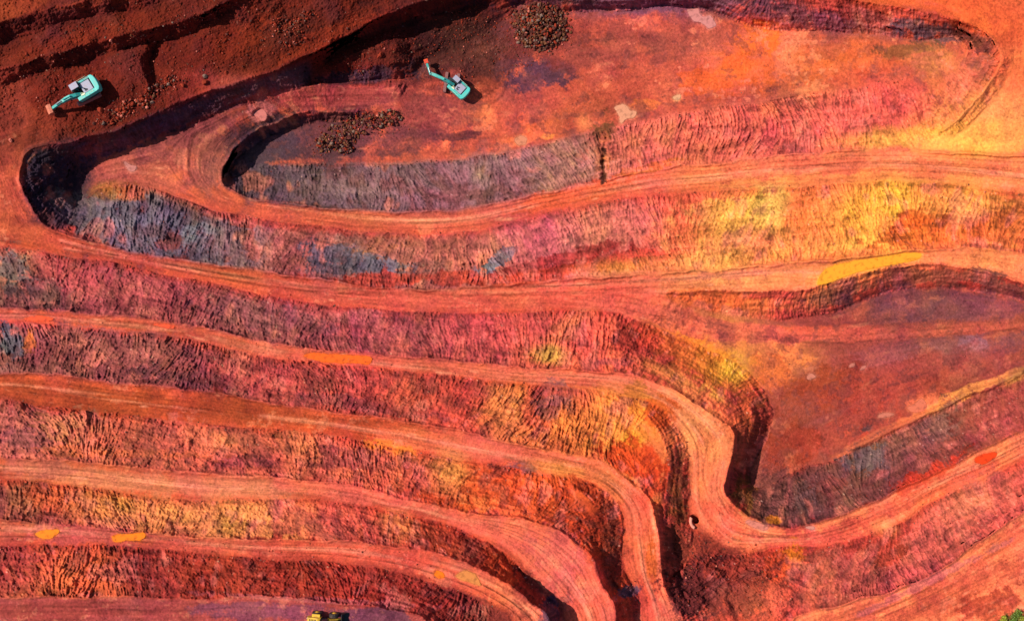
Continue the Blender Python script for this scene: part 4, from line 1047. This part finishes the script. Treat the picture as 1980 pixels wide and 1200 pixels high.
    ex, ey, ez = sx + hor * math.cos(ya), yb + hor * math.sin(ya), sz - drop
    bx_, by_, bz_ = sx - 0.5 * math.cos(ya), yb - 0.5 * math.sin(ya), sz + 0.25
    bm = bmesh.new()
    girder([(bx_, by_, bz_), (sx, yb, sz + 0.05), (ex, ey, ez)], 0.46, [0.4, 0.62, 0.34])
    stick = obj("stick", bm, M_TEAL, root, bevel=0.03)
    bm = bmesh.new()
    cyl(bm, (sx, yb, sz + 0.5), ((sx + ex) / 2, (yb + ey) / 2, (sz + ez) / 2 + 0.5), 0.1, 10)
    obj("bucket_cylinder", bm, M_STEEL, stick)
    # bucket
    bm = bmesh.new()
    prof = [(-0.05, 0.32), (0.45, 0.42), (0.95, 0.1), (1.08, -0.4), (0.85, -0.85), (0.3, -1.05), (0.3, -0.98), (0.78, -0.75), (0.97, -0.36), (0.85, 0.02), (0.42, 0.28), (-0.02, 0.2)]
    hw = bucket_w / 2
    prism(bm, prof, -hw, hw)
    for s in (-1, 1):
        prism(bm, [(-0.05, 0.3), (0.45, 0.4), (0.93, 0.1), (1.05, -0.4), (0.83, -0.83), (0.3, -1.03), (0.1, -0.5)], s * hw - 0.03, s * hw + 0.03)
    for k in range(5):
        y = -hw + bucket_w * (k + 0.5) / 5
        box(bm, (0.15, y, -1.04), (0.34, 0.09, 0.08))
    bmesh.ops.transform(bm, matrix=Matrix.Translation((ex, ey, ez)) @ Matrix.Rotation(ya, 4, 'Z'), verts=bm.verts)
    bucket = obj("bucket", bm, bucket_mat, root)
    foot = Matrix.Translation((x0, yb, 0))
    for o in (boom, stick, bucket):
        Mx = foot @ Matrix.Rotation(math.radians(boom_yaw), 4, 'Z') @ foot.inverted()
        for q in [o] + list(o.children):
            q.data.transform(Mx)
    return root


excavator(174, 178, 211, 205, "teal excavator on the dark western bench, rust-coloured bucket swung down left",
          [(0.9, 1.9), (2.7, 2.7), (4.5, 2.3)], (0, 1.0), M_RUST, 1.6, -8, 2.75, 1.06, 0.5, 0.5)
excavator(886, 173, 138, 82, "teal excavator with tracks bared, red bucket against the dark dig face of the pit floor",
          [(0.9, 1.9), (3.3, 2.9), (6.6, 2.6)], (-46, 0.5), M_RED, 0.85, 17, 2.5, 0.93, 1.9, 0.2)


# ------------------------------------------------------------------ wheel loader at the bottom edge (x forward)
def loader(px, py, heading):
    root = empty("wheel_loader", at(px, py), math.radians(heading))
    tag(root, "yellow wheel loader with black tyres and bucket, cut by the bottom edge", "wheel loader")
    for x in (-1.35, 1.45):
        for y in (-1.05, 1.05):
            bm = bmesh.new()
            vs = cyl(bm, (x, y - 0.3, 0.75), (x, y + 0.3, 0.75), 0.75, 28)
            for k in range(20):
                a = 2 * math.pi * k / 20
                box(bm, (x + 0.75 * math.cos(a), y, 0.75 + 0.75 * math.sin(a)), (0.1, 0.6, 0.07), Matrix.Rotation(-a + math.pi / 2, 3, 'Y'))
            wheel = obj("wheel", bm, M_TYRE, root)
            bm = bmesh.new(); s = 1 if y > 0 else -1
            cyl(bm, (x, y + s * 0.25, 0.75), (x, y + s * 0.33, 0.75), 0.38, 20); cyl(bm, (x, y + s * 0.3, 0.75), (x, y + s * 0.4, 0.75), 0.14, 12)
            obj("rim", bm, M_YEL, wheel)
    bm = bmesh.new()
    prism(bm, [(-2.75, 0.8), (-0.5, 0.8), (-0.5, 1.75), (-1.0, 1.95), (-2.6, 1.8), (-2.75, 1.4)], -0.72, 0.72)
    hood = obj("engine_hood", bm, M_YEL, root, bevel=0.06)
    bm = bmesh.new()
    for k in range(5): box(bm, (-1.3 - 0.25 * k, 0, 1.93 - 0.02 * k), (0.1, 1.0, 0.06))
    obj("grille", bm, M_BLACK, hood)
    for y in (-0.5, 0.5):
        bm = bmesh.new(); box(bm, (-2.78, y, 1.5), (0.06, 0.25, 0.2)); obj("tail_lamp", bm, M_CREAM, hood)
    for y in (-1.02, 1.02):
        bm = bmesh.new(); box(bm, (-1.35, y, 1.6), (1.3, 0.5, 0.07)); obj("mudguard", bm, M_YEL, root)
    bm = bmesh.new(); prism(bm, [(-0.6, 1.2), (0.5, 1.2), (0.7, 2.0), (0.45, 2.95), (-0.5, 2.95), (-0.6, 2.0)], -0.62, 0.62)
    cab = obj("cab", bm, M_GLASS, root, bevel=0.04)
    bm = bmesh.new(); box(bm, (0.0, 0, 3.0), (1.25, 1.4, 0.1)); obj("cab_roof", bm, M_YEL, cab, bevel=0.03)
    bm = bmesh.new(); box(bm, (1.1, 0, 0.95), (1.5, 1.0, 0.5)); obj("front_frame", bm, M_YEL, root, bevel=0.04)
    for y in (-0.5, 0.5):
        bm = bmesh.new(); prism(bm, [(0.8, 1.75), (1.1, 1.9), (2.2, 1.3), (2.9, 0.6), (2.7, 0.45), (2.0, 1.0), (0.9, 1.4)], y - 0.09, y + 0.09)
        obj("lift_arm", bm, M_YEL, root)
    bm = bmesh.new(); prism(bm, [(2.7, 1.2), (2.8, 1.2), (2.95, 0.3), (3.75, 0.12), (3.75, 0.05), (2.85, 0.1), (2.6, 0.5)], -1.35, 1.35)
    for y in (-1.33, 1.33): prism(bm, [(2.75, 1.2), (3.7, 0.1), (2.85, 0.1), (2.6, 0.5)], y - 0.03, y + 0.03)
    obj("bucket", bm, M_BLACK, root)
    return root


loader(630, 1196, -4)

# ------------------------------------------------------------------ puddles
def water_mat(c):
    m = flat_mat("muddy_water", np.clip(lin(c) / (GAIN * (0.95 if c[2] < 60 else 1.3)), 0, 0.85), 0.10, 0, 0.45, 1.1, spec=0.5)
    n, l = m.node_tree.nodes, m.node_tree.links
    a = n.new("ShaderNodeAttribute"); a.attribute_name = "depth"
    tc = n.new("ShaderNodeTexCoord"); no = n.new("ShaderNodeTexNoise"); no.inputs["Scale"].default_value = 3.0; no.inputs["Detail"].default_value = 6; no.inputs["Roughness"].default_value = 0.7
    l.new(tc.outputs["Object"], no.inputs["Vector"])
    ad = n.new("ShaderNodeMath"); ad.operation = 'ADD'
    l.new(a.outputs["Fac"], ad.inputs[0]); l.new(no.outputs["Fac"], ad.inputs[1])
    mr = n.new("ShaderNodeMapRange"); mr.inputs["From Min"].default_value = 0.6; mr.inputs["From Max"].default_value = 1.25
    l.new(ad.outputs[0], mr.inputs["Value"]); l.new(mr.outputs["Result"], n["Principled BSDF"].inputs["Alpha"])
    return m


for i, (pts, c, lb) in enumerate(PUDDLES):
    zc = PZ[i]; s = PXM * (1 - zc / CAM_H)
    P = PUDO[i]; cx, cy = P.mean(0)
    j0, j1 = int((P[:, 1].min() - 8 - Y0) / STEP), int((P[:, 1].max() + 8 - Y0) / STEP) + 1
    i0, i1 = max(0, int((P[:, 0].min() - 8 - X0) / STEP)), int((P[:, 0].max() + 8 - X0) / STEP) + 1
    dpt = np.clip(blur(polymask(P)[j0:j1, i0:i1].astype(float), 1.3) * 1.7 - 0.35 + 0.16 * f_sm[j0:j1, i0:i1] + 0.08 * f_fin[j0:j1, i0:i1], 0, 1) * (blur(polymask(P)[j0:j1, i0:i1].astype(float), 1.3) > 0.04)
    keep = np.maximum(np.maximum(dpt[:-1, :-1], dpt[1:, 1:]), np.maximum(dpt[1:, :-1], dpt[:-1, 1:])) > 0.02
    me = bpy.data.meshes.new("puddle"); ids = {}; vs, fs, dv_ = [], [], []
    for b_, a_ in zip(*np.nonzero(keep)):
        q = []
        for bb, aa in ((b_, a_), (b_ + 1, a_), (b_ + 1, a_ + 1), (b_, a_ + 1)):
            if (bb, aa) not in ids:
                ids[(bb, aa)] = len(vs)
                vs.append(((gx[i0 + aa] - cx) * s, -(gy[j0 + bb] - cy) * s, 0)); dv_.append(dpt[bb, aa])
            q.append(ids[(bb, aa)])
        fs.append(q)
    me.from_pydata(vs, [], fs); me.update(); me.materials.append(water_mat(c))
    dp = me.attributes.new("depth", 'FLOAT', 'POINT')
    dp.data.foreach_set("value", np.array(dv_, np.float32))
    o = bpy.data.objects.new("puddle", me); S.collection.objects.link(o); o.location = ((cx - CX) * s, -(cy - CY) * s, zc)
    o["kind"] = "structure"; o["label"] = lb

# ------------------------------------------------------------------ rocks
M_ROCKS = [flat_mat("dark_rock", lin((128, 66, 54)) * .45, 0.9, 0, 0.45, 2.5, spec=0.15), flat_mat("brown_rock", lin((150, 92, 60)) * .5, 0.9, 0, 0.5, 2.5, spec=0.15),
           flat_mat("red_rock", lin((170, 60, 36)) * .6, 0.9, 0, 0.4, 2.5, spec=0.15), flat_mat("grey_rock", lin((150, 116, 100)) * .6, 0.9, 0, 0.4, 2.5, spec=0.15),
           flat_mat("pink_rock", lin((206, 110, 90)) * .8, 0.9, 0, 0.3, 2.5, spec=0.15)]


def rock_verts(r, seed):
    rr = random.Random(seed)
    bm = bmesh.new(); bmesh.ops.create_icosphere(bm, subdivisions=2, radius=1.0)
    cuts = [(Vector((rr.uniform(-1, 1), rr.uniform(-1, 1), rr.uniform(-1, 1))).normalized(), rr.uniform(0.55, 0.85)) for _ in range(9)]
    for v in bm.verts:
        for n_, d_ in cuts:
            e = v.co.dot(n_) - d_
            if e > 0: v.co -= n_ * e
        v.co *= 1 + rr.uniform(-0.05, 0.05)
    bm.transform(Matrix.Diagonal((r * rr.uniform(0.8, 1.25), r * rr.uniform(0.65, 1.0), r * rr.uniform(0.55, 0.85), 1)))
    return bm


ROCK_ME = []
for mi in range(5):
    for k_ in range(5):
        bm = rock_verts(1.0, mi * 10 + k_)
        me = bpy.data.meshes.new("rock"); bm.to_mesh(me); bm.free(); me.materials.append(M_ROCKS[mi]); ROCK_ME.append(me)

rubble = {}


def put_rock(px, py, r, mi, rr, lift=0.0, single=None, squash=1.0):
    me = ROCK_ME[mi * 5 + rr.randrange(5)]
    p = at(px, py, lift + r * 0.25)
    if lift:                                             # keep the heap under the pixel it was surveyed at
        p.x *= 1 - lift / CAM_H; p.y *= 1 - lift / CAM_H
    rot = (rr.uniform(-.5, .5), rr.uniform(-.5, .5), rr.uniform(0, 6.28))
    if single:
        o = bpy.data.objects.new("rock", me); S.collection.objects.link(o)
        o.location = p; o.rotation_euler = rot; o.scale = (r, r, r)
        tag(o, single[0], "rock", single[1])
        return o
    from mathutils import Euler
    M = Matrix.Translation(p) @ Euler(rot).to_matrix().to_4x4() @ Matrix.Scale(r, 4)
    rubble.setdefault(mi, []).append((me, M))


def heap(ellipses, n, nbig, label, group, weights, rmin, rmax, height, seed):
    rr = random.Random(seed); items = []
    tot = sum(e[2] * e[3] for e in ellipses)
    for (x, y, rx, ry, dg) in ellipses:
        for _ in range(int(n * rx * ry / tot)):
            a, q = rr.uniform(0, 6.28), math.sqrt(rr.random())
            q *= 1 + rr.uniform(-0.1, 0.16)
            d = math.radians(dg); u, v = rx * q * math.cos(a), ry * q * math.sin(a)
            h = height * max(0, 1 - q * q) * rr.uniform(0.7, 1.05)
            items.append((x + u * math.cos(d) - v * math.sin(d), y + u * math.sin(d) + v * math.cos(d), rmin * (rmax / rmin) ** (rr.random() ** 2.2), rr.choices(range(5), weights)[0], h))
    items.sort(key=lambda t: -t[2])
    for i, (x, y, r, mi, h) in enumerate(items):
        put_rock(x, y, r, mi, rr, h, (label, group) if i < nbig else None)


# core mounds under the two dumps are carried by the rocks themselves, several layers deep
heap([(1045, 52, 54, 46, 0)], 800, 120, "dark angular rock in the round heap at the north end of the pit floor", "rocks of the round heap", [6, 4, 2, 1.5, .3], 0.17, 0.48, 2.0, 11)
heap([(1045, 52, 50, 42, 0)], 260, 0, "", "", [5, 3, 2, 1, 0], 0.3, 0.45, 1.1, 12)
heap([(660, 262, 34, 26, -20), (705, 240, 40, 22, -10), (750, 228, 26, 16, -5), (630, 275, 22, 18, 20), (668, 285, 16, 14, 0)], 560, 90, "brown and grey rock in the long dump inside the loop road", "rocks of the long dump", [4, 6, 2, 2, .3], 0.16, 0.46, 1.3, 13)
heap([(215, 225, 34, 16, -10), (250, 205, 30, 14, -30), (280, 190, 26, 14, -30)], 150, 30, "red rock in the spoil line behind the western digger", "rocks behind the western digger", [1, 1, 6, 1, 1.5], 0.16, 0.45, 0.5, 14)
heap([(310, 170, 30, 16, -30), (335, 160, 26, 14, -20)], 80, 14, "red rock strewn on the bench right of the spoil line", "rocks strewn along the bench", [2, 1, 5, 1, 1], 0.14, 0.4, 0.2, 15)
heap([(545, 55, 26, 22, -20), (585, 35, 34, 12, -40), (560, 70, 34, 20, 0)], 150, 16, "dark rock on the red ridge north of the loop road", "rocks on the red ridge", [4, 1, 5, .5, .5], 0.14, 0.4, 0.2, 16)
heap([(380, 25, 50, 24, -20), (150, 55, 40, 14, -20), (680, 130, 40, 24, 0), (900, 60, 60, 40, 0)], 240, 0, "", "", [3, 1, 6, .5, .5], 0.1, 0.26, 0.0, 17)
heap([(1400, 1090, 90, 60, 20), (1320, 1120, 40, 60, 0), (1480, 1150, 60, 50, 0), (1210, 1130, 20, 40, 0)], 200, 0, "", "", [3, 1, 5, .5, 1.5], 0.1, 0.26, 0.0, 18)
heap([(1800, 900, 200, 60, -25), (1900, 1170, 90, 30, -20)], 120, 0, "", "", [1, 1, 3, 1, 4], 0.06, 0.15, 0.0, 19)
heap([(250, 130, 230, 70, -18)], 130, 0, "", "", [1, 1, 6, 1, 2], 0.07, 0.2, 0.0, 20)
heap([(1045, 52, 78, 66, 0), (690, 256, 110, 40, -15), (240, 208, 90, 36, -25)], 900, 0, "", "", [5, 4, 4, 1, .3], 0.07, 0.22, 0.0, 21)
heap([(900, 95, 90, 60, -20), (1000, 90, 40, 60, 0), (730, 110, 80, 40, -20)], 500, 0, "", "", [4, 2, 5, .5, .3], 0.07, 0.26, 0.0, 24)
heap([(1300, 130, 380, 90, -6), (1700, 690, 260, 90, -15), (900, 130, 90, 70, 0)], 700, 0, "", "", [2, 2, 5, 2, 2], 0.05, 0.13, 0.0, 22)
heap([(500, 500, 480, 60, 4), (1500, 430, 460, 60, -4), (400, 700, 500, 60, 7), (500, 870, 480, 50, 6), (400, 1060, 420, 90, 5), (1750, 1020, 230, 60, -24)], 1600, 0, "", "", [2, 1, 5, 1, 2], 0.06, 0.17, 0.0, 23)
heap([(120, 130, 200, 60, -18), (420, 90, 160, 60, -22), (350, 40, 120, 30, -18), (600, 60, 120, 40, -24)], 620, 0, "", "", [3, 1, 6, .5, 1], 0.09, 0.3, 0.0, 25)
rr = random.Random(31)
for L_ in (F1_S, R1S, R2S[:i_f2], R3S, R4S, R5S, R6S):
    D_ = dens(L_)[0]
    for _ in range(150):
        x_, y_ = D_[rr.randrange(len(D_))]
        put_rock(x_ + rr.gauss(0, 4), y_ + abs(rr.gauss(0, 7)) - 2, 0.05 + 0.15 * rr.random() ** 2, rr.choices(range(5), [3, 1, 5, 1, 1.5])[0], rr)
rr = random.Random(5)
for (x, y, r, mi, lb) in [(197, 214, 0.85, 2, "largest red boulder, close under the western digger"), (397, 159, 0.75, 2, "tall red boulder standing alone on the bench edge"), (397, 148, 0.5, 3, "pale grey boulder just above a tall red one"),
                          (438, 142, 0.55, 2, "lone red boulder farthest east on the bench edge"), (353, 165, 0.6, 2, "red boulder at the end of the strewn rocks"), (295, 198, 0.6, 3, "pale boulder at the bend of the spoil line"),
                          (284, 208, 0.55, 4, "pink boulder at the lower lip of the spoil line"), (215, 78, 0.45, 4, "small pink boulder above the dark wall shadow"), (102, 107, 0.4, 2, "small red boulder, right one of a pair on the upper bench"), (52, 104, 0.45, 2, "small red boulder, left one of a pair on the upper bench"),
                          (735, 107, 0.7, 2, "red boulder on top of the dug mound"), (22, 272, 0.5, 4, "pink boulder on the road under the western bench")]:
    o = put_rock(x, y, r, mi, rr, 0.0, (lb, None)); 
rb = bmesh.new()
n_r = 0
rme = bpy.data.meshes.new("rubble")
vv, ff, mm = [], [], []
base = 0
cache = {}
for mi, lst in rubble.items():
    for me, M in lst:
        if me.name not in cache:
            c = np.empty(len(me.vertices) * 3, np.float32); me.vertices.foreach_get("co", c)
            t = np.empty(len(me.polygons) * 3, np.int32); me.loops.foreach_get("vertex_index", t)
            cache[me.name] = (c.reshape(-1, 3), t.reshape(-1, 3))
        c, t = cache[me.name]
        A = np.array(M)
        vv.append(c @ A[:3, :3].T + A[:3, 3]); ff.append(t + base); mm.append(np.full(len(t), mi, np.int32)); base += len(c)
rb.free()
V, F, MI = np.concatenate(vv), np.concatenate(ff), np.concatenate(mm)
rme.vertices.add(len(V)); rme.loops.add(F.size); rme.polygons.add(len(F))
rme.vertices.foreach_set("co", V.astype(np.float32).ravel()); rme.loops.foreach_set("vertex_index", F.astype(np.int32).ravel())
rme.polygons.foreach_set("loop_start", np.arange(0, F.size, 3, dtype=np.int32))
for m in M_ROCKS: rme.materials.append(m)
rme.polygons.foreach_set("material_index", MI)
rme.update(calc_edges=True)
ro = bpy.data.objects.new("rubble", rme); S.collection.objects.link(ro)
tag(ro, "loose rubble of small stones filling the heaps and lying about the pit", "rubble", None, "stuff")

# ------------------------------------------------------------------ drain lip
p = at(1337, 1003)
bm = bmesh.new()
prev = None
for i in range(13):
    a = math.radians(150 + 100 * i / 12)
    ring_ = []
    for rad, zz in ((1.25, -0.3), (1.25, 0.35), (0.85, 0.45), (0.75, -0.3)):
        ring_.append(bm.verts.new((rad * math.cos(a) * 1.1 + 0.5, rad * math.sin(a) * 1.3 + 0.15, zz)))
    if prev:
        for j in range(4):
            bm.faces.new((prev[j], prev[(j + 1) % 4], ring_[(j + 1) % 4], ring_[j]))
    else:
        bm.faces.new(ring_)
    prev = ring_
bm.faces.new(prev[::-1])
o = obj("drain_lip", bm, flat_mat("pale_clay_lip", lin((226, 140, 116)) * .8, 0.9, 0, 0.3, 2), None, True)
o.location = (p.x, p.y, grid_z(1332, 1003) + 0.1)
tag(o, "pale curved lip beside the dark drain hole at the road bend", "drain lip")

# ------------------------------------------------------------------ shrubs in the south-east corner
M_LEAF = [flat_mat("leaf_green", (0.10, 0.16, 0.012), 0.6, 0, 0.5, 3), flat_mat("leaf_yellow_green", (0.26, 0.26, 0.015), 0.6, 0, 0.5, 3)]
M_STEM = flat_mat("stem_brown", (0.10, 0.05, 0.03), 0.9)


def shrub(px, py, r, h, mi, label, seed):
    rr = random.Random(seed)
    root = empty("shrub", at(px, py, -0.05), 0)
    tag(root, label, "shrub", "shrubs on the pit rim")
    bm = bmesh.new()
    tips = []
    for k_ in range(9):
        a, e = rr.uniform(0, 6.28), rr.uniform(0.3, 1.0)
        tip = Vector((math.cos(a) * r * e * .7, math.sin(a) * r * e * .7, h * rr.uniform(.5, .95)))
        cyl(bm, (0, 0, 0), tip, 0.035, 5, 0.012); tips.append(tip)
    obj("stem", bm, M_STEM, root)
    bm = bmesh.new()
    for k_ in range(420):
        t = rr.choice(tips)
        c = t + Vector((rr.gauss(0, r * .26), rr.gauss(0, r * .26), rr.gauss(0, h * .16)))
        c.z = max(0.05, c.z)
        s = rr.uniform(0.06, 0.16)
        n_ = Vector((rr.uniform(-1, 1), rr.uniform(-1, 1), rr.uniform(.2, 1))).normalized()
        u = n_.orthogonal().normalized(); v = n_.cross(u)
        bm.faces.new([bm.verts.new(c + u * s), bm.verts.new(c + v * s * .55), bm.verts.new(c - u * s), bm.verts.new(c - v * s * .55)])
    obj("foliage", bm, M_LEAF[mi], root)


for i, (x, y, r, h, mi, lb) in enumerate([(1938, 1194, 0.7, 0.9, 1, "small yellow shrub at the left end of the green corner"), (1962, 1184, 0.95, 1.2, 0, "green shrub at the top of the green corner"),
                                          (1975, 1194, 0.9, 1.1, 1, "yellow-green shrub in the bottom right corner of the photo"), (1954, 1198, 0.7, 0.9, 0, "low green shrub between two yellow ones on the rim")]):
    shrub(x, y, r, h, mi, lb, i)
